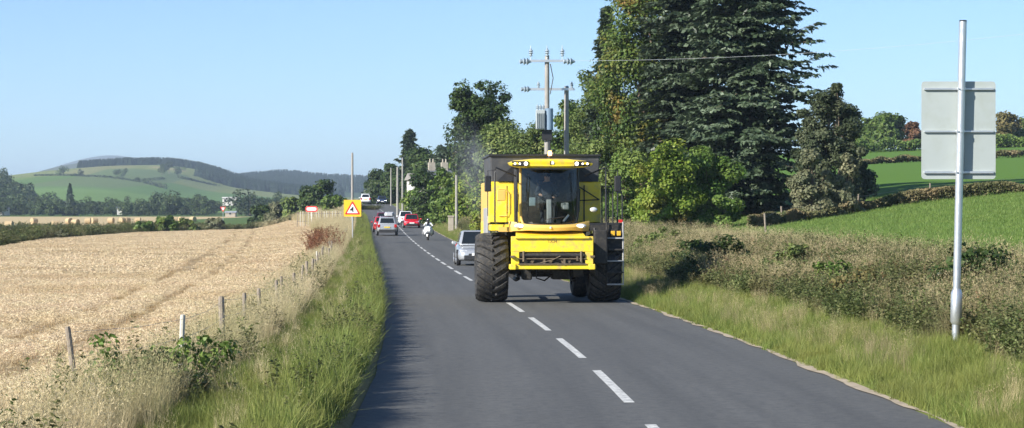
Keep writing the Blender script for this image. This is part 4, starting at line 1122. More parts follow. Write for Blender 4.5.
# junction warning sign
YELLOW_S = mat('sign_yellow', (.85, .47, .015), .5, var=.04); RED_S = mat('sign_red', (.55, .02, .02), .5, var=.05); WHITE_S = mat('sign_white', (.82, .82, .80), .5, var=.03); BLACK_S = mat('sign_black', (.01, .01, .012), .5)
Yw = 176.0; Xw = px(352.5, Yw); zw = gz(Xw, Yw)
ws = thing('warning_sign', 'yellow-backed triangular side road warning sign left of the road', 'sign', (Xw, Yw, zw), R(-4))
zc = pz(208.2, Yw) - zw
MB().tube([(0, .06, -.3), (0, .06, zc + .5)], .045, 10).build('post', STEEL, ws, smooth=True)
MB().extrude(rrect(-.63, .63, zc - .6, zc + .6, .04), 0, .006).build('backing_board', YELLOW_S, ws)
def tri(s, zz, r_): 
    c_ = [(-s / 2, zz - s * .289), (s / 2, zz - s * .289), (0, zz + s * .577)]; P_ = []
    for i in range(3):
        a, b, c2 = Vector(c_[i - 1]), Vector(c_[i]), Vector(c_[(i + 1) % 3])
        P_ += [tuple(b + (a - b).normalized() * r_), tuple(b + ((a - b).normalized() + (c2 - b).normalized()) * r_ * .33), tuple(b + (c2 - b).normalized() * r_)]
    return P_
MB().extrude(tri(1.16, zc - .12, .09), -.008, -.002).build('red_triangle', RED_S, ws)
wt = MB().extrude(tri(.80, zc - .12, .04), -.014, -.010).build('white_triangle', WHITE_S, ws)
MB().box((.03, -.018, zc - .09), (.085, .004, .40)).build('road_symbol', BLACK_S, wt)
MB().extrude([(-.012, zc - .06), (-.012, zc + .06), (-.19, zc - .10), (-.19, zc - .17), (-.012, zc - .17)], -.0225, -.0205).build('side_road_symbol', BLACK_S, wt)
# reflective board: sun glint painted as a white core, its red glow as the rim
Yg = 256.0; Xg = px(311.5, Yg); zg = gz(Xg, Yg)
gs = thing('glint_board', 'narrow reflective board on a pale post, its sun glint painted white with a red glow rim', 'sign', (Xg, Yg, zg), R(-28))
zc = pz(209, Yg) - zg
MB().tube([(0, .05, -.3), (0, .05, zc)], .035, 10).build('post', WHITE_S, gs, smooth=True)
MB().extrude(rrect(-.76, .76, zc - .30, zc + .30, .27), 0, .006).build('red_rim', RED_S, gs)
MB().extrude(rrect(-.60, .60, zc - .15, zc + .15, .14), -.008, -.002).build('glint_face', mat('glint_white', (.9, .88, .86), .25, metal=.15), gs)
Yv = 400.0; Xv = px(223, Yv); zv = gz(Xv, Yv)
gv = thing('give_way_sign', 'small upside-down red and white triangle sign above the scrub', 'sign', (Xv, Yv, zv), R(-8))
zc = pz(208.6, Yv) - zv
MB().tube([(0, .05, -.3), (0, .05, zc + .1)], .04, 8).build('post', STEEL, gv)
def flip(P_, c): return [(x, 2 * c - z_) for x, z_ in P_]
MB().extrude(flip(tri(1.0, zc, .07), zc), 0, .006).build('red_triangle', RED_S, gv)
MB().extrude(flip(tri(.56, zc, .03), zc), -.008, -.002).build('white_triangle', WHITE_S, gv)

# stone house half hidden in trees, gate pillar, low wall
Yh = 335.0; Xh = px(438, Yh)
building('stone_house', 'stone house with slate roof and chimneys hidden among roadside trees', Xh, Yh, gz(Xh, Yh) - 1.5, 3.0, 8, pz(178, Yh) - gz(Xh, Yh) + 1.5, 1.1, .25, STONEW, SLATE, [(-1.2, 3.6, .8, 1.2), (1.2, 3.6, .8, 1.2)], chim=2, ch=1.3)
Xh2 = px(418, 322)
building('white_outhouse', 'low white outbuilding left of the stone house', Xh2, 322, gz(Xh2, 322) - 1.5, 2.2, 5, pz(180, 322) - gz(Xh2, 322) + 1.5, .9, .2, WHITEW, mat('pale_roof', (.28, .26, .24), .8), [(0, 3.0, .6, .8)])
gp = thing('gate_pillar', 'short grey stone pillar beside the near telegraph pole', 'pillar', (px(451, 224), 224, gz(px(451, 224), 224)))
MB().box((0, 0, .6), (.5, .5, 1.5)).build('shaft', STONEW, gp, bevel=.03); MB().box((0, 0, 1.42), (.62, .62, .14)).build('cap_stone', STONEW, gp, bevel=.03)

# ------------------------------------------------------------------ vehicles
RUBBER = mat('tyre_rubber', (.028, .028, .029), .85, var=.3, nscale=5, dirt=(.12, .105, .085), dirt_amt=.45)
RUBBERD = mat('tractor_rubber', (.026, .026, .027), .75, var=.35, nscale=6, dirt=(.15, .13, .10), dirt_amt=.5, bump=.2, bscale=30)
RIM = mat('wheel_rim', (.55, .56, .57), .35, metal=.7)
CGLASS = mat('car_glass', (.012, .016, .018), .06, var=.02, spec=.8)
LENSC = mat('lamp_lens', (.75, .77, .78), .1, metal=.4, var=.03); LENSR = mat('tail_lens', (.42, .012, .01), .2, var=.05); PLATEW = mat('plate_white', (.8, .8, .78), .5, var=.02); PLATEY = mat('plate_yellow', (.75, .55, .05), .5, var=.02)
TRIM = mat('dark_trim', (.025, .026, .028), .6)

def wheel(parent, x, y, r, w, side):
    wr = link('wheel', None, parent); wr.location = (x, y, r)
    MB().lathe([(-w / 2, r * .62), (-w / 2 * .96, r * .9), (-w / 2 * .75, r), (w / 2 * .75, r), (w / 2 * .96, r * .9), (w / 2, r * .62)], 'x', 24).build('tyre', RUBBER, wr, smooth=True)
    mb = MB(); mb.lathe([(side * w * .42, .02), (side * w * .44, r * .2), (side * w * .36, r * .3), (side * w * .34, r * .62)], 'x', 24, closed=False)
    for k in range(5):
        a = k * 1.2566; mb.tube([(side * w * .46, math.cos(a) * r * .1, math.sin(a) * r * .1), (side * w * .45, math.cos(a) * r * .62, math.sin(a) * r * .62)], [.05, .035], 5)
    mb.build('rim', RIM, wr)
    return wr

def car(name, label, paint_, X, Y, rz, L=4.3, W=1.78, H=1.48, kind='hatch', facing='front', lights=False, plate='w', group=None):
    """local frame: nose at -y; z up"""
    root = thing(name, label, 'car', (X, Y, float(zr(Y)) + .002), rz, group)
    hw = W / 2; belt = H * .60; wr = .33 if kind != 'suv' else .36
    gc = .2 if kind != 'suv' else .26
    hood = belt * (.86 if kind != 'suv' else .90)
    # lower body as a loft along the length: (y, half width, z low, z top)
    y0, y1 = -L / 2, L / 2
    st = [(y0, hw * .62, gc + .12, hood * .62), (y0 + .06, hw * .80, gc + .04, hood * .80), (y0 + .22, hw * .93, gc, hood * .90), (y0 + .6, hw * .985, gc - .02, hood * .96), (y0 + 1.05, hw, gc - .02, hood * 1.02),
          (y0 + 1.35, hw, gc - .02, belt * .985), (0, hw, gc - .02, belt), (y1 - 1.0, hw, gc - .02, belt * 1.03), (y1 - .35, hw * .985, gc, belt * 1.04), (y1 - .1, hw * .93, gc + .05, belt * 1.0), (y1, hw * .82, gc + .14, belt * .90)]
    rings = []
    for (y, w, a, b) in st:
        h_ = b - a
        half = [(w * .80, a), (w * .96, a + h_ * .10), (w, a + h_ * .38), (w * .995, a + h_ * .62), (w * .95, a + h_ * .88), (w * .84, b), (w * .4, b + h_ * .025)]
        rings.append([(x, y, z) for x, z in half] + [(-x, y, z) for x, z in reversed(half)])
    body = MB().loft(rings).build('body', paint_, root, smooth=True)
    sub = body.modifiers.new('sub', 'SUBSURF'); sub.levels = 1; sub.render_levels = 1
    # greenhouse
    fb, ft = y0 + 1.12, y0 + 1.85
    rt, rb = (y1 - .62, y1 - .18) if kind != 'saloon' else (y1 - 1.2, y1 - .65)
    wb, wt = hw * .90, hw * .70; zb, zt = belt - .04, H
    g = [(-wb, fb, zb), (wb, fb, zb), (wb, rb, zb), (-wb, rb, zb), (-wt, ft, zt), (wt, ft, zt), (wt, rt, zt - .03), (-wt, rt, zt - .03)]
    cab = MB().hexa(g).build('cabin', paint_, root, bevel=.09, seg=3)
    for p_ in cab.data.polygons: p_.use_smooth = True
    g = [Vector(q) for q in g]
    def pane(nm, A, B, C, D, s0, s1, t0, t1, off, parent=root, m=CGLASS):
        f = lambda s, t: (A.lerp(B, s)).lerp(D.lerp(C, s), t)
        P_ = [f(s0, t0), f(s1, t0), f(s1, t1), f(s0, t1)]
        n = (P_[1] - P_[0]).cross(P_[3] - P_[0]).normalized()
        P_ = [q + n * off for q in P_]; Q_ = [q - n * .03 for q in P_]
        return MB().hexa(P_ + Q_).build(nm, m, parent)
    pane('windscreen', g[0], g[1], g[5], g[4], .08, .92, .10, .90, .012)
    pane('rear_window', g[2], g[3], g[7], g[6], .10, .90, .22, .86, .012)
    for (A, B, C, D) in ((g[3], g[0], g[4], g[7]), (g[1], g[2], g[6], g[5])):
        fl = A is g[3]
        for s0, s1 in (((.10, .33), (.36, .60), (.63, .90)) if True else ()):
            pane('side_window', A, B, C, D, s0, s1, .20, .86, .012)
    for s in (-1, 1):
        for yy in (y0 + .82, y1 - .80):
            MB().lathe([(s * (hw - .10), wr * 1.14), (s * (hw + .008), wr * 1.14), (s * (hw + .008), .02), (s * (hw - .1), .02)], 'x', 24, (0, yy, wr), closed=False).build('wheel_arch', TRIM, root)
            wheel(root, s * (hw - .075), yy, wr, .20, s)
        MB().hexa([(s * hw * .50, y0 + .05, hood * .66), (s * hw * .86, y0 + .16, hood * .68), (s * hw * .90, y0 + .42, hood * .76), (s * hw * .55, y0 + .2, hood * .74),
                   (s * hw * .50, y0 + .10, hood * .84), (s * hw * .84, y0 + .22, hood * .88), (s * hw * .88, y0 + .48, hood * .92), (s * hw * .55, y0 + .3, hood * .90)]).build('headlight', LAMPON if lights else LENSC, root, bevel=.02)
        MB().box((s * hw * .80, y1 - .07, belt * .86), (hw * .26, .14, H * .17)).build('tail_light', LENSR, root, bevel=.03)
        m_ = MB().box((s * (hw + .10), fb + .32, belt + .06), (.20, .12, .14)).build('wing_mirror', paint_, root, bevel=.04)
    MB().box((0, y0 + .04, gc + .16), (hw * 1.35, .14, .20)).build('front_bumper', TRIM, root, bevel=.03)
    MB().box((0, y0 + .045, hood * .60), (hw * .9, .10, .11)).build('grille', TRIM, root, bevel=.02)
    MB().box((0, y0 - .035, gc + .30), (.52, .02, .11)).build('number_plate', PLATEW, root)
    MB().box((0, y1 - .03, gc + .14), (hw * 1.6, .14, .26)).build('rear_bumper', TRIM if kind == 'suv' else paint_, root, bevel=.04)
    MB().box((0, y1 + .02, belt * .74), (.52, .02, .11)).build('number_plate', PLATEY, root)
    if kind == 'suv':
        for s in (-1, 1): MB().tube([(s * wt * .92, ft + .25, zt - .02), (s * wt * .92, ft + .4, zt + .06), (s * wt * .92, rt - .3, zt + .05), (s * wt * .92, rt - .15, zt - .03)], .02, 6).build('roof_rail', STEEL, root)
    return root
LAMPON = emit('lamp_on', (1, .95, .82), 9.0)
SILVER = mat('paint_silver', (.47, .49, .51), .32, metal=.45, var=.03, coat=.6); REDP = mat('paint_red', (.62, .015, .03), .3, var=.04, coat=.7); WHITEP = mat('paint_white', (.78, .79, .80), .3, var=.02, coat=.6)
DREDP = mat('paint_dark_red', (.38, .025, .03), .3, var=.04, coat=.7); NAVYP = mat('paint_navy', (.03, .05, .12), .3, var=.04, coat=.7); BLACKPT = mat('paint_black', (.02, .02, .024), .25, coat=.7)
PI = math.pi
car('parked_car', 'x', SILVER, 0, 0, 0) if False else None
def lane_car(name, label, paint_, u, Y, oncoming, **kw):
    return car(name, label, paint_, ur(u, Y), Y, heading(Y) + (0 if oncoming else PI), group='cars on the road', **kw)
lane_car('silver_car', 'silver hatchback following close behind the left wheel of the harvester', SILVER, 1.35, 109.5, True, L=4.2, W=1.80, H=1.55)
lane_car('silver_estate', 'silver estate with a roof box driving away in the left lane', SILVER, -1.75, 214, False, L=4.5, W=1.82, H=1.62, kind='suv')
lane_car('red_car', 'bright red hatchback coming towards us behind the motorcycle', REDP, 1.25, 258, True, L=4.1, W=1.76, H=1.45)
lane_car('white_car', 'white car half hidden behind the red hatchback', WHITEP, 1.0, 276, True, L=4.3, W=1.78, H=1.55)
lane_car('dark_red_car', 'red car ahead of the silver estate in the left lane', DREDP, -2.05, 233, False, L=4.2, W=1.76, H=1.48)
lane_car('maroon_car', 'dark maroon car farther ahead of the silver estate', mat('paint_maroon', (.12, .02, .03), .3, coat=.7), -1.7, 262, False, L=4.3, W=1.78, H=1.6, kind='suv')
lane_car('white_van', 'white car at the top of the rise in the left lane', WHITEP, -1.6, 436, False, L=4.8, W=1.9, H=1.9, kind='suv')
lane_car('navy_car', 'dark blue car coming over the top of the rise', NAVYP, 1.5, 440, True, L=4.3, W=1.78, H=1.5, lights=True)
# roof box on the silver estate
rb = thing('roof_box', 'grey roof box strapped on top of the silver estate', 'roof box', (ur(-1.55, 214), 214.2, float(zr(214)) + 1.70), heading(214))
MB().loft([[(x * s, y, z * s2 + .02) for x, z in ((-.42, 0), (.42, 0), (.46, .16), (.34, .34), (-.34, .34), (-.46, .16))] for y, s, s2 in ((-.85, .55, .5), (-.65, .95, .9), (.3, 1, 1), (.75, .95, 1), (.9, .7, .7))]).build('shell', mat('box_grey', (.42, .43, .45), .35), rb, smooth=True)
for y in (-.4, .5): MB().box((0, y, 0), (1.2, .06, .04)).build('roof_bar', TRIM, rb)

# --- people grown from a joint graph
def figure(name, label, joints, edges, radii, loc, rz, mats, pick, root='pelvis'):
    names = list(joints); idx = {n_: i for i, n_ in enumerate(names)}
    me = bpy.data.meshes.new(name); me.from_pydata([joints[n_] for n_ in names], [(idx[a], idx[b]) for a, b in edges], [])
    o = bpy.data.objects.new(name, me); COL.objects.link(o)
    md = o.modifiers.new('skin', 'SKIN'); md.use_smooth_shade = True
    for n_ in names:
        sv = me.skin_vertices[0].data[idx[n_]]; r_ = radii[n_]; sv.radius = r_ if isinstance(r_, tuple) else (r_, r_); sv.use_root = (n_ == root)
    sb = o.modifiers.new('sub', 'SUBSURF'); sb.levels = 2; sb.render_levels = 2
    dg = bpy.context.evaluated_depsgraph_get(); ev = o.evaluated_get(dg)
    m2 = bpy.data.meshes.new_from_object(ev); m2.materials.clear()
    for m_ in mats: m2.materials.append(m_)
    for p_ in m2.polygons: p_.material_index = pick(p_.center); p_.use_smooth = True
    o.modifiers.clear(); o.data = m2
    o.location = loc; o.rotation_euler = (0, 0, rz)
    return tag(o, label, 'person')
def human(sit, hands, feet, knees, head_tilt=0.0, shoulders=.19, chest_y=0.0):
    """joints for a seated figure facing -y; sit = pelvis height"""
    J = {'pelvis': (0, 0, sit), 'spine': (0, chest_y * .4, sit + .2), 'chest': (0, chest_y, sit + .42), 'neck': (0, chest_y - .02, sit + .58), 'head': (0, chest_y - .06, sit + .68), 'crown': (0, chest_y - .05, sit + .80)}
    E = [('pelvis', 'spine'), ('spine', 'chest'), ('chest', 'neck'), ('neck', 'head'), ('head', 'crown')]
    Rr = {'pelvis': (.16, .13), 'spine': (.15, .12), 'chest': (.18, .13), 'neck': .06, 'head': (.085, .10), 'crown': (.075, .085)}
    for s, q in ((-1, 'l'), (1, 'r')):
        h_ = hands[q]; sh = (s * shoulders, chest_y, sit + .48); el = tuple((a + b) / 2 + c for a, b, c in zip(sh, h_, (s * .10, .06, -.10)))
        wr_ = tuple(a * .82 + b * .18 for a, b in zip(h_, el))
        J.update({'sh' + q: sh, 'el' + q: el, 'wr' + q: wr_, 'ha' + q: h_, 'hip' + q: (s * .10, -.02, sit - .02), 'kn' + q: knees[q], 'an' + q: feet[q], 'to' + q: (feet[q][0], feet[q][1] - .15, feet[q][2] - .05)})
        E += [('chest', 'sh' + q), ('sh' + q, 'el' + q), ('el' + q, 'wr' + q), ('wr' + q, 'ha' + q), ('pelvis', 'hip' + q), ('hip' + q, 'kn' + q), ('kn' + q, 'an' + q), ('an' + q, 'to' + q)]
        Rr.update({'sh' + q: .07, 'el' + q: .05, 'wr' + q: .035, 'ha' + q: (.045, .03), 'hip' + q: .10, 'kn' + q: .065, 'an' + q: .045, 'to' + q: .04})
        for k in range(4):
            a = 'f%s%d' % (q, k); dx = s * (.03 - k * .02)
            J[a] = (h_[0] + dx, h_[1] - .05, h_[2] - .01 + .004 * k); J[a + 'b'] = (h_[0] + dx * 1.05, h_[1] - .065, h_[2] - .05)
            E += [('ha' + q, a), (a, a + 'b')]; Rr[a] = .009; Rr[a + 'b'] = .008
        J['th' + q] = (h_[0] - s * .045, h_[1] - .02, h_[2] - .03); E.append(('ha' + q, 'th' + q)); Rr['th' + q] = .010
    return J, E, Rr
SKIN = mat('skin', (.50, .29, .20), .55, var=.05); CLOTHD = mat('dark_cloth', (.03, .032, .04), .9); LEATHER = mat('rider_leather', (.02, .02, .022), .6); WHITEJ = mat('white_panel', (.7, .71, .72), .6)

# --- motorcycle and rider
Ym = 190.0; um = 1.25
mc = thing('motorcycle', 'white faired motorcycle with headlight coming towards us', 'motorcycle', (ur(um, Ym), Ym, float(zr(Ym)) + .002), heading(Ym))
for y, w_ in ((-.74, .13), (.72, .18)):
    wh = link('wheel', None, mc); wh.location = (0, y, .31)
    MB().lathe([(-w_ / 2, .22), (-w_ / 2, .27), (-w_ * .3, .305), (0, .312), (w_ * .3, .305), (w_ / 2, .27), (w_ / 2, .22)], 'x', 24, closed=False).build('tyre', RUBBER, wh, smooth=True)
    MB().lathe([(-w_ * .35, .22), (-w_ * .2, .05), (w_ * .2, .05), (w_ * .35, .22)], 'x', 20, closed=False).build('rim', RIM, wh)
MB().loft([[(x * sx, y, z0_ + z * sz) for x, z in ((-.5, 0), (.5, 0), (.62, .45), (.42, .9), (0, 1), (-.42, .9), (-.62, .45))] for y, sx, sz, z0_ in ((-.92, .22, .25, .72), (-.80, .44, .52, .56), (-.5, .62, .72, .42), (-.1, .52, .62, .34), (.2, .36, .42, .42))]).build('fairing', WHITEP, mc, smooth=True)
MB().loft([[(-.16, y, z), (.16, y, z), (.12, y, z + .12), (-.12, y, z + .12)] for y, z in ((-.1, .74), (.25, .72), (.55, .76), (.95, .84))]).build('seat', LEATHER, mc, smooth=True)
MB().hexa([(-.2, -.72, 1.0), (.2, -.72, 1.0), (.17, -.55, 1.0), (-.17, -.55, 1.0), (-.15, -.56, 1.28), (.15, -.56, 1.28), (.13, -.5, 1.28), (-.13, -.5, 1.28)]).build('windshield', glass('shield_glass', (.5, .55, .6)), mc)
MB().ball((0, -.90, .86), .10, 14, 8, (1.3, .6, .8)).build('headlight', emit('bike_lamp', (1, .97, .9), 3.0), mc, smooth=True)
for s in (-1, 1):
    MB().tube([(s * .1, -.52, 1.0), (s * .36, -.38, 1.02)], .02, 8).build('handlebar', TRIM, mc)
    MB().tube([(s * .25, -.6, 1.02), (s * .42, -.6, 1.2)], .012, 6).build('mirror_stalk', TRIM, mc); MB().ball((s * .45, -.6, 1.23), .07, 10, 6, (1.1, .5, .7)).build('mirror', TRIM, mc, smooth=True)
    MB().tube([(s * .09, -.74, .31), (s * .1, -.5, .95)], .028, 8).build('fork', STEEL, mc)
    MB().box((s * .34, .62, .62), (.24, .5, .40)).build('pannier', mat('pannier_grey', (.2, .2, .21), .5), mc, bevel=.05)
J, E, Rr = human(.86, {'l': (-.34, -.40, 1.06), 'r': (.34, -.40, 1.06)}, {'l': (-.26, .12, .38), 'r': (.26, .12, .38)}, {'l': (-.28, -.36, .74), 'r': (.28, -.36, .74)}, chest_y=-.1)
rider = figure('person', 'rider in black and white jacket and helmet on the white motorcycle', J, E, Rr, (ur(um, Ym), Ym + .25, float(zr(Ym))), heading(Ym), [LEATHER, WHITEJ, SKIN], lambda c: 1 if (abs(c[0]) > .1 and 1.12 < c[2] < 1.42) else 0)
MB().ball((0, -.16, 1.57), .145, 16, 10, (.95, 1.1, 1.1)).build('helmet', mat('helmet_dark', (.05, .05, .06), .25, coat=.5), rider, smooth=True)
MB().ball((0, -.22, 1.575), .115, 14, 8, (.95, 1.0, .55)).build('visor', CGLASS, rider, smooth=True)

# --- the combine harvester (nose towards us: local -y)
YEL = mat('harvester_yellow', (.90, .66, .03), .38, var=.06, nscale=2, dirt=(.46, .35, .15), dirt_amt=.75, coat=.1)
YELO = mat('cab_trim_ochre', (.72, .46, .10), .5, var=.08, nscale=3, dirt=(.45, .34, .18), dirt_amt=.4)
TANK = mat('tank_grey', (.055, .057, .062), .55, var=.25, nscale=1.5, dirt=(.14, .13, .11), dirt_amt=.4)
GREYP = mat('panel_grey', (.34, .34, .34), .55, dirt=(.22, .2, .16), dirt_amt=.4)
MACH = mat('greasy_black', (.02, .019, .018), .6, var=.4, nscale=6, dirt=(.10, .085, .06), dirt_amt=.5)
CHAFF = mat('bare_worn_steel', (.17, .13, .085), .6, metal=.4, var=.4, nscale=12)
REDPLASTIC = mat('red_paint', (.55, .02, .02), .4)
Yc = 62.4; Xk = px(547.5, Yc)
cb = thing('combine_harvester', 'yellow combine harvester without header driving towards us over the centre line', 'combine', (Xk, Yc, .002), heading(62))
# front wheels
RW, WW = .885, .80
def lug_mesh(sgn):
    mb = MB(); rings = []
    for t in np.linspace(0, 1, 6):
        x = sgn * (.015 + t * .385); a = -.02 + .30 * t; rc = (RW - .062) - .045 * t ** 3
        hgt = .060 if t < .99 else .03; wd = .040 + .012 * t
        ring = []
        for (rr, da) in ((rc - .03, -wd * 1.5), (rc + hgt, -wd), (rc + hgt, wd), (rc - .03, wd * 1.5)):
            ang = a + da; ring.append((x, -rr * math.cos(ang), rr * math.sin(ang)))
        rings.append(ring)
    return mb.loft(rings).mesh('lug', RUBBERD)
LUGS = {1: lug_mesh(1), -1: lug_mesh(-1)}
rc = RW - .062
for s in (-1, 1):
    wh = link('wheel', None, cb); wh.location = (s * 1.44, 0, RW)
    w = WW / 2
    MB().lathe([(-w * .82, .46), (-w, .56), (-w * 1.02, .68), (-w * .96, rc - .07), (-w * .8, rc - .03), (-w * .4, rc - .005), (0, rc), (w * .4, rc - .005), (w * .8, rc - .03), (w * .96, rc - .07), (w * 1.02, .68), (w, .56), (w * .82, .46)], 'x', 56, closed=False).build('tyre', RUBBERD, wh, smooth=True)
    mb = MB(); mb.lathe([(s * w * .84, .47), (s * w * .70, .44), (s * w * .45, .40), (s * w * .30, .30), (s * w * .30, .02)], 'x', 40, closed=False); mb.lathe([(-s * w * .84, .47), (-s * w * .5, .38), (-s * w * .4, .02)], 'x', 40, closed=False)
    mb.build('rim', mat('rim_cream', (.62, .58, .48), .5) if s < 0 else bpy.data.materials['rim_cream'], wh, smooth=True)
    MB().lathe([(s * w * .30, .15), (s * w * .5, .13), (s * w * .55, .02)], 'x', 20, closed=False).build('hub', YELO, wh)
    for k in range(22):
        for q in (-1, 1):
            o = link('lug', LUGS[q], wh); o.rotation_euler = (2 * PI * (k + (.5 if q > 0 else 0)) / 22, 0, 0)
MB().tube([(-1.1, 0, RW), (1.1, 0, RW)], .17, 16).build('front_axle', MACH, cb, smooth=True)
for s in (-1, 1):
    wh = link('rear_wheel', None, cb); wh.location = (s * 1.18, 3.9, .62)
    MB().lathe([(-.24, .3), (-.26, .45), (-.22, .58), (-.1, .62), (.1, .62), (.22, .58), (.26, .45), (.24, .3)], 'x', 36).build('tyre', RUBBERD, wh, smooth=True)
    MB().lathe([(s * .2, .31), (s * .1, .25), (s * .08, .02)], 'x', 24, closed=False).build('rim', bpy.data.materials['rim_cream'], wh)
MB().box((0, 3.9, .7), (2.1, .3, .22)).build('rear_axle', MACH, cb, bevel=.03)
MB().hexa([(-.95, .35, .95), (.95, .35, .95), (.95, 5.2, 1.15), (-.95, 5.2, 1.15), (-1.05, .35, 2.02), (1.05, .35, 2.02), (1.05, 5.2, 2.02), (-1.05, 5.2, 2.02)]).build('threshing_body', MACH, cb)
for s in (-1, 1):
    MB().tube([(s * .75, .1, .6), (s * .75, 1.0, .55), (s * .75, 3.4, .6)], .06, 8).build('chassis_rail', MACH, cb)
# feeder house
FY = -1.62
fe = MB().hexa([(-.90, FY + .08, .90), (.90, FY + .08, .90), (.80, .45, 1.15), (-.80, .45, 1.15), (-.90, FY + .08, 1.64), (.90, FY + .08, 1.64), (.80, .45, 1.98), (-.80, .45, 1.98)]).build('feeder_house', YEL, cb, bevel=.02)
MB().box((0, FY, 1.495), (2.06, .09, .39)).build('upper_plate', YEL, fe, bevel=.015)
MB().box((0, FY - .075, 1.66), (1.86, .06, .05)).build('top_lip', YEL, fe, bevel=.01)
for s in (-1, 1):
    MB().box((s * .925, FY, 1.15), (.20, .10, .30)).build('side_plate', YEL, fe, bevel=.012)
    MB().box((s * 1.0, FY - .10, 1.19), (.10, .12, .05)).build('latch_hook', CHAFF, fe)
    MB().box((s * .99, FY - .02, .93), (.16, .2, .14)).build('lower_lug', YEL, fe, bevel=.02)
    MB().tube([(s * .72, FY - .09, 1.32), (s * .72, FY - .09, 1.06)], .03, 8).build('hydraulic_ram', CHAFF, fe)
MB().box((0, FY, .93), (2.16, .12, .12)).build('lower_beam', YEL, fe, bevel=.015)
MB().box((0, FY - .07, 1.0), (1.70, .05, .03)).build('sill', CHAFF, fe)
MB().box((0, FY + .02, 1.15), (1.66, .02, .30)).build('throat', MACH, fe)
MB().tube([(-.8, FY - .045, 1.22), (.8, FY - .045, 1.22)], .055, 12).build('feed_roller', MACH, fe, smooth=True)
MB().tube([(-.85, FY - .06, 1.13), (.85, FY - .06, 1.13)], .018, 8).build('shaft', CHAFF, fe)
for k in range(7):
    x = -.69 + k * .23
    MB().box((x, FY - .01, 1.14), (.07, .05, .24), Matrix.Rotation(.5 if k % 2 else -.4, 3, 'Y')).build('chain_slat', CHAFF, fe)
MB().tube([(-.3, FY - .08, 1.03), (0, FY - .1, 1.10), (.2, FY - .09, 1.20)], .014, 6).build('linkage', CHAFF, fe)
for x, zz in ((.62, 1.16), (-.2, 1.06), (.3, 1.05)): MB().box((x, FY - .075, zz), (.05, .03, .16)).build('bracket', CHAFF, fe)
fc = bpy.data.curves.new('model_text', 'FONT'); fc.body = 'TX34'; fc.size = .105; fc.align_x = 'CENTER'; fc.align_y = 'CENTER'; fc.extrude = .001
to = bpy.data.objects.new('model_text', fc); COL.objects.link(to)
m2 = bpy.data.meshes.new_from_object(to.evaluated_get(bpy.context.evaluated_depsgraph_get())); bpy.data.objects.remove(to)
m2.materials.clear(); m2.materials.append(mat('decal_brown', (.22, .10, .04), .6))
tx = link('lettering', m2, fe); tx.location = (0, FY - .048, 1.56); tx.rotation_euler = (R(90), 0, 0)
# belly machinery seen below the feeder house
for (c, s_) in (((-.55, -.2, .72), (.25, .5, .3)), ((.35, .1, .70), (.5, .6, .25)), ((.0, 1.0, .75), (1.5, .8, .25)), ((.75, -.3, .95), (.3, .5, .6))): MB().box(c, s_).build('gearbox', MACH, cb, bevel=.04)
MB().tube([(-.3, -.4, .85), (-.32, -.45, .62), (-.1, -.3, .55), (.1, -.2, .7)], .02, 6).build('hose', BLACKP, cb)
MB().tube([(.5, -.5, .9), (.52, -.55, .6), (.7, -.4, .6)], .02, 6).build('hose', BLACKP, cb)
# body panels and grain tank
for s in (-1, 1):
    pn = MB().box((s * 1.10, .95, 2.56), (.70, .06, 1.06)).build('front_panel', YEL, cb, bevel=.02)
    MB().box((s * 1.02, .905, 2.52), (.03, .03, .96)).build('panel_rib', BLACKP if s > 0 else YEL, pn)
    MB().box((s * 1.44, 3.1, 2.55), (.06, 4.2, 1.10)).build('side_panel', YELO, cb, bevel=.02)
    MB().box((s * 1.475, 2.2, 1.92), (.05, 1.9, .98)).build('lower_side_panel', GREYP, cb, bevel=.02)
    MB().box((s * 1.455, 4.4, 1.75), (.05, 1.6, .6)).build('rear_shield', YEL, cb, bevel=.02)
MB().box((0, 3.1, 2.5), (2.78, 4.1, .95)).build('inner_body', MACH, cb)
gt = MB().hexa([(-1.40, .96, 3.07), (1.40, .96, 3.07), (1.40, 4.4, 3.07), (-1.40, 4.4, 3.07), (-1.43, .90, 3.80), (1.43, .90, 3.80), (1.43, 4.6, 3.80), (-1.43, 4.6, 3.80)]).build('grain_tank', TANK, cb, bevel=.03)
MB().box((0, .87, 3.78), (2.86, .05, .05)).build('tank_rim', BLACKP, gt)
for s in (-1, 1):
    MB().box((s * 1.44, 2.7, 3.78), (.05, 3.7, .05)).build('tank_rim', BLACKP, gt)
    MB().hexa([(s * .55, .86, 3.1), (s * 1.25, .86, 3.1), (s * 1.25, .93, 3.1), (s * .55, .93, 3.1), (s * .55, .88, 3.5), (s * .85, .88, 3.5), (s * .85, .93, 3.5), (s * .55, .93, 3.5)]).build('air_screen', BLACKP, gt)
MB().tube([(-1.15, 4.75, 3.0), (-1.15, 4.75, 3.65), (-1.25, 4.85, 3.75)], .07, 10).build('exhaust_pipe', CHAFF, cb, smooth=True)
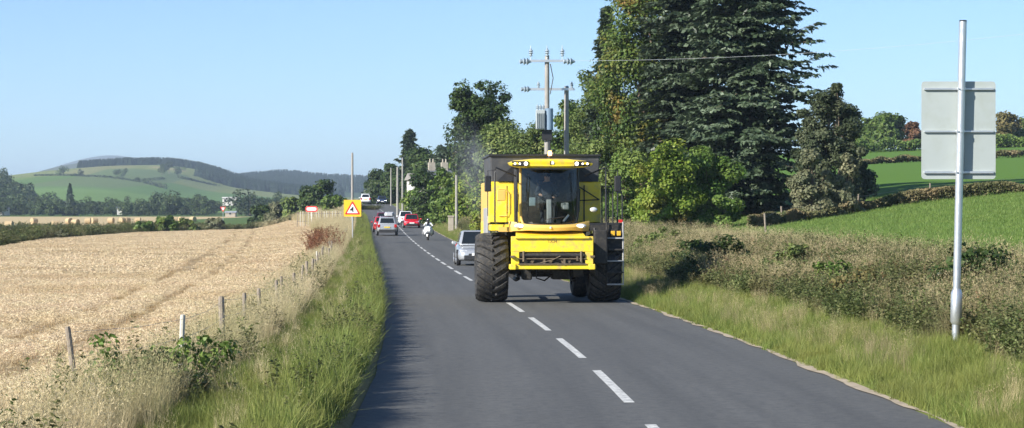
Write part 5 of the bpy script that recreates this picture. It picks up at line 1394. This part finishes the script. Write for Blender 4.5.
# cab
BX = .73
def wind(x, z, off=0.0): return (x, -.95 + .34 * (abs(x) / BX) ** 2.4 + .10 * max(0, (z - 2.9)) + .10 * max(0, 2.35 - z) + off, z)
def hwid(z): return BX * (1.0 if z > 2.3 else 1.0 - .10 * ((2.3 - z) / .32) ** 2)
zsamp = [1.99, 2.03, 2.10, 2.2, 2.35, 2.6, 2.85, 3.1, 3.3, 3.42]
Vg = []; Fg = []; nxs = 15
for z in zsamp:
    for i in range(nxs): Vg.append(wind(hwid(z) * (-1 + 2 * i / (nxs - 1)), z))
for j in range(len(zsamp) - 1):
    for i in range(nxs - 1): a = j * nxs + i; Fg.append((a, a + 1, a + nxs + 1, a + nxs))
cab = MB().box((0, .80, 2.7), (1.50, .06, 1.42)).build('cab_rear_wall', MACH, cb)
MB().add(Vg, Fg).build('windscreen', glass('cab_glass', (.66, .72, .72), .04), cab, smooth=True)
MB().box((0, .02, 1.98), (1.52, 1.6, .07)).build('cab_floor', MACH, cab)
for s in (-1, 1):
    MB().tube([wind(s * hwid(z), z) for z in zsamp], .032, 8).build('front_pillar', YELO if s < 0 else BLACKP, cab, smooth=True)
    MB().tube([(s * .76, .76, 2.0), (s * .78, .76, 3.42)], .05, 8).build('rear_pillar', BLACKP, cab)
    MB().add([(s * .72, -.55, 2.03), (s * .76, .74, 2.03), (s * .78, .74, 3.40), (s * .72, -.55, 3.40)], [(0, 1, 2, 3)]).build('side_window', bpy.data.materials['cab_glass'], cab)
    MB().tube([(s * .78, -.35, 2.3), (s * .80, -.35, 2.9)], .018, 6).build('grab_handle', BLACKP, cab)
MB().tube([(-.12, -.99, 2.07), (-.05, -1.0, 2.12), (.35, -.98, 2.18)], .012, 6).build('wiper', BLACKP, cab)
# roof with lamps
def roof_ring(y, w, z0_, z1_):
    half = [(w * .2, z0_), (w * .75, z0_ + .01), (w * .97, z0_ + .07), (w, z0_ + (z1_ - z0_) * .55), (w * .86, z0_ + (z1_ - z0_) * .8), (w * .4, z1_)]
    return [(x, y, z) for x, z in half] + [(-x, y, z) for x, z in reversed(half)]
rf = MB().loft([roof_ring(-1.30, .94, 3.45, 3.585), roof_ring(-1.24, 1.06, 3.40, 3.615), roof_ring(-.6, 1.06, 3.42, 3.65), roof_ring(.4, .98, 3.42, 3.66), roof_ring(.9, .88, 3.45, 3.62)]).build('cab_roof', YEL, cb, smooth=True)
LAMP = emit('work_lamp', (1, .90, .74), 3.2)
for s in (-1, 1):
    MB().hexa([(s * .58, -1.33, 3.44), (s * .98, -1.27, 3.46), (s * .98, -1.2, 3.46), (s * .58, -1.2, 3.44), (s * .58, -1.34, 3.575), (s * .99, -1.28, 3.575), (s * .99, -1.2, 3.575), (s * .58, -1.2, 3.575)]).build('lamp_housing', BLACKP, rf, bevel=.01)
    for x, r_ in ((.64, .046), (.79, .022), (.91, .026)):
        MB().lathe([(-1.352 + (x - .64) * .16, .004), (-1.348 + (x - .64) * .16, r_), (-1.30 + (x - .64) * .16, r_)], 'y', 16, (s * x, 0, 3.51), closed=False).build('work_lamp', LAMP, rf)
MB().box((0, -1.20, 3.385), (1.2, .16, .03)).build('visor', BLACKP, rf)
MB().box((-.018, -1.312, 3.53), (.022, .012, .10)).build('emblem', BLACK_S, rf)
MB().extrude([(0, 3.50), (.06, 3.49), (.075, 3.54), (.04, 3.585), (.01, 3.575)], -1.318, -1.306).build('emblem', WHITE_S, rf)
MB().lathe([(3.63, .06), (3.72, .06), (3.73, .045)], 'z', 16, (.02, -.55, 0), closed=False).build('beacon_base', BLACKP, rf)
MB().lathe([(3.72, .045), (3.81, .050), (3.85, .04), (3.86, .004)], 'z', 16, (.02, -.55, 0), closed=False).build('beacon', emit('amber_beacon', (1, .42, .10), 7.0), rf, smooth=True)
# nose bumper under the windscreen with headlamps
def bump_ring(x):
    t = abs(x) / 1.02; y = -1.12 + .42 * t ** 2.2; zc_ = 1.90 + .045 * t ** 2; h_ = .075 + .055 * max(0, (t - .55) / .45)
    return [(x, y, zc_ - h_), (x, y + .30, zc_ - h_ - .02), (x, y + .30, zc_ + h_), (x, y + .04, zc_ + h_), (x, y - .02, zc_)]
bp = MB().loft([bump_ring(x) for x in np.linspace(-1.02, 1.02, 25)]).build('cab_bumper', YELO, cb, smooth=True)
for s in (-1, 1):
    MB().ball((s * .78, -.93, 1.945), .10, 16, 8, (1.35, .5, .62)).build('headlamp', LENSC, bp, smooth=True)
    MB().ball((s * .76 + .02, -.975, 1.945), .045, 12, 8, (1.2, .5, .9)).build('bulb', LAMP, bp, smooth=True)
MB().ball((0, -1.14, 1.90), .035, 10, 6).build('washer_cap', LENSC, bp, smooth=True)
# platforms, ladder, rails
MB().box((-1.16, -.1, 1.90), (.66, 1.2, .16)).build('left_fender', YEL, cb, bevel=.02)
MB().box((-1.12, -.72, 1.86), (.36, .06, .12)).build('fender_lamp_bracket', YELO, cb)
MB().box((1.34, .1, 1.99), (1.06, 1.6, .06)).build('right_platform', BLACKP, cb)
MB().box((1.34, -.70, 1.90), (1.0, .05, .14)).build('platform_edge', MACH, cb)
MB().box((1.27, -.92, 1.42), (.34, .30, .86)).build('battery_box', MACH, cb, bevel=.03)
MB().box((1.66, -.62, 1.55), (.42, .25, .62)).build('step_guard', MACH, cb, bevel=.02)
MB().tube([(1.12, -.95, 1.9), (1.14, -1.05, 1.2), (1.16, -.98, .7)], .03, 8).build('hose', BLACKP, cb)
MB().tube([(1.42, -1.0, 1.8), (1.40, -1.02, 1.1), (1.36, -.95, .8)], .02, 8).build('hose', BLACKP, cb)
ld = MB().tube([(1.86, -.80, 2.05), (1.86, -.86, .46)], .02, 8).build('ladder', GREYP, cb)
MB().tube([(1.44, -.80, 2.05), (1.46, -.86, .46)], .022, 8).build('ladder_rail', MACH, ld)
for k, z in enumerate((.47, .77, 1.06, 1.35, 1.64)): MB().box((1.655, -.86 + .05 * k * .3, z), (.42, .20, .035)).build('step', GREYP if k % 2 == 0 else MACH, ld)
for x in (1.6, 1.75): MB().box((x, -.84, 1.76), (.10, .05, .12)).build('marker_lamp', mat('amber_lens', (.75, .42, .03), .3) if x < 1.7 else bpy.data.materials['amber_lens'], cb, bevel=.01)
MB().box((1.80, -.76, 2.07), (.10, .05, .07)).build('reflector', REDPLASTIC, cb)
for x, zt_ in ((1.46, 2.95), (1.62, 2.95), (1.86, 2.80)):
    MB().tube([(x, -.6, 2.0), (x, -.6, zt_ - .1), (x - .02, -.5, zt_), (x - .02, .5, zt_), (x, .6, zt_ - .1), (x, .6, 2.0)], .018, 8).build('handrail', BLACKP, cb)
MB().tube([(.80, .70, 3.0), (1.40, .72, 2.62)], .016, 6).build('handrail', BLACKP, cb)
MB().tube([(1.40, .72, 2.62), (.80, .70, 2.60)], .016, 6).build('handrail', BLACKP, cb)
fx = MB().tube([(1.30, -.62, 1.35), (1.30, -.62, 1.80)], .075, 12).build('fire_extinguisher', REDPLASTIC, cb, smooth=True)
# mirrors
for s, mx in ((-1, -1.58), (1, 1.70)):
    ar = MB().tube([(s * .86, -.95, 3.20), (s * 1.05, -1.0, 3.28), (s * 1.38, -1.0, 3.42), (s * 1.40, -1.0, 3.30), (s * 1.40, -1.0, 2.05)], .020, 8).build('mirror_arm', BLACKP, cb, smooth=True)
    if s < 0: MB().tube([(-.84, -.95, 3.22), (-.86, -.92, 2.4), (-.86, -.85, 2.05)], .022, 8).build('arm_post', BLACKP, ar)
    MB().tube([(s * 1.40, -1.0, 3.36), (mx, -1.0, 3.34), (mx, -1.0, 2.2)], .014, 6).build('mirror_stay', BLACKP, ar)
    MB().box((mx, -1.03, 3.01), (.17, .08, .40)).build('mirror_head', BLACKP, ar, bevel=.025)
    MB().box((mx, -.985, 3.01), (.14, .012, .35)).build('mirror_glass', CGLASS, ar)
MB().box((-1.24, -1.02, 2.72), (.22, .07, .28)).build('wide_mirror', YELO, cb, bevel=.02)
MB().ball((1.12, -.70, 2.36), .08, 12, 8, (1.2, .6, .8)).build('side_lamp', LENSC, cb, smooth=True)
MB().tube([(-1.2, .90, 2.2), (-1.0, .88, 2.2), (-.95, .88, 2.3), (-.95, .88, 2.8), (-1.05, .88, 2.9), (-1.2, .9, 2.9)], .014, 6).build('door_rail', YELO, cb)
# cab furniture
MB().loft([[(-.05, y, z), (.05, y, z), (.07, y + .08, z), (-.07, y + .08, z)] for y, z in ((-.72, 2.02), (-.66, 2.35), (-.56, 2.62))]).build('steering_column', GREYP, cab, bevel=.01)
sw = MB(); sw.lathe([(-.012, .17), (0, .182), (.012, .17), (0, .158)], 'z', 28); sw.v = [(x, y * .85 - .52, 2.66 + z - y * .5) for x, y, z in sw.v]; sw.build('steering_wheel', BLACKP, cab, smooth=True)
st_ = MB().box((.0, .10, 2.42), (.50, .48, .12)).build('driver_seat', TRIM, cab, bevel=.04); MB().box((.0, .36, 2.78), (.48, .12, .66)).build('seat_back', TRIM, st_, bevel=.05)
MB().box((.44, -.1, 2.45), (.16, .6, .18)).build('armrest_console', GREYP, cab, bevel=.03)
MB().box((.52, -.45, 2.68), (.16, .06, .2)).build('monitor', BLACKP, cab, bevel=.01)
MB().box((-.42, -.5, 2.56), (.16, .10, .22)).build('control_box', mat('box_pale_blue', (.25, .31, .33), .5), cab, bevel=.02)
MB().tube([(.36, -.6, 2.06), (.5, -.5, 2.22)], .03, 8).build('pedal', LENSC, cab)
J, E, Rr = human(2.52, {'l': (-.20, -.42, 2.76), 'r': (.15, -.42, 2.72)}, {'l': (-.16, -.55, 2.12), 'r': (.16, -.55, 2.12)}, {'l': (-.18, -.36, 2.52), 'r': (.18, -.36, 2.52)}, chest_y=.06)
drv = figure('person', 'driver in dark clothes sitting at the wheel in the harvester cab', J, E, Rr, (Xk, Yc, .002), heading(62), [CLOTHD, SKIN],
             lambda c: 1 if (c[2] > 3.10 or (c[1] < -.36 and c[2] > 2.62)) else 0)
drv.location = Vector((Xk, Yc, .002)) + Matrix.Rotation(heading(62), 3, 'Z') @ Vector((0, .12, -.02))
hc_ = MB(); hc_.ball((0, .015, 3.30), .115, 14, 8, (.95, 1.1, .85)); hc_.build('hair', mat('dark_hair', (.02, .015, .012), .7), drv, smooth=True)
for s in (-1, 1): MB().ball((s * .032, -.102, 3.225), .012, 8, 6).build('eye', BLACK_S, drv, smooth=True)

# ------------------------------------------------------------------ air
def volume_mat(name, col, dens, aniso=0.2, soft=None):
    m, nt, out = nodes_of(name)
    pv = N(nt, 'ShaderNodeVolumePrincipled'); pv.inputs['Color'].default_value = (*col, 1); pv.inputs['Density'].default_value = dens; pv.inputs['Anisotropy'].default_value = aniso
    nt.links.new(pv.outputs[0], out.inputs['Volume'])
    if soft:
        tc = N(nt, 'ShaderNodeTexCoord'); ln = N(nt, 'ShaderNodeVectorMath', operation='LENGTH'); nt.links.new(tc.outputs['Object'], ln.inputs[0])
        edge = remap(nt, ln.outputs['Value'], .35, 1.0, 1, 0)
        nz = remap(nt, noise(nt, 2.2, 4, tc.outputs['Object']), .35, .7, 0, 1)
        mu = N(nt, 'ShaderNodeMath', operation='MULTIPLY'); nt.links.new(edge, mu.inputs[0]); nt.links.new(nz, mu.inputs[1])
        m3 = N(nt, 'ShaderNodeMath', operation='MULTIPLY'); nt.links.new(mu.outputs[0], m3.inputs[0]); m3.inputs[1].default_value = dens
        nt.links.new(m3.outputs[0], pv.inputs['Density'])
    return m
smk = MB().ball((0, 0, 0), 1.0, 20, 12).build('exhaust_smoke', volume_mat('smoke', (.75, .80, .88), .38, 0, True), smooth=True)
smk.location = (px(474, 68), 68.5, 3.55); smk.scale = (.75, 1.1, 1.5); smk.rotation_euler = (0, R(-12), 0)
tag(smk, 'faint blue-grey exhaust smoke drifting left of the grain tank', 'smoke', kind='stuff')
hz = MB().box((0, 5000, 115), (30000, 22000, 252)).build('haze', volume_mat('haze_air', (.66, .82, 1.0), 1.3e-4, .1))
tag(hz, kind='stuff')
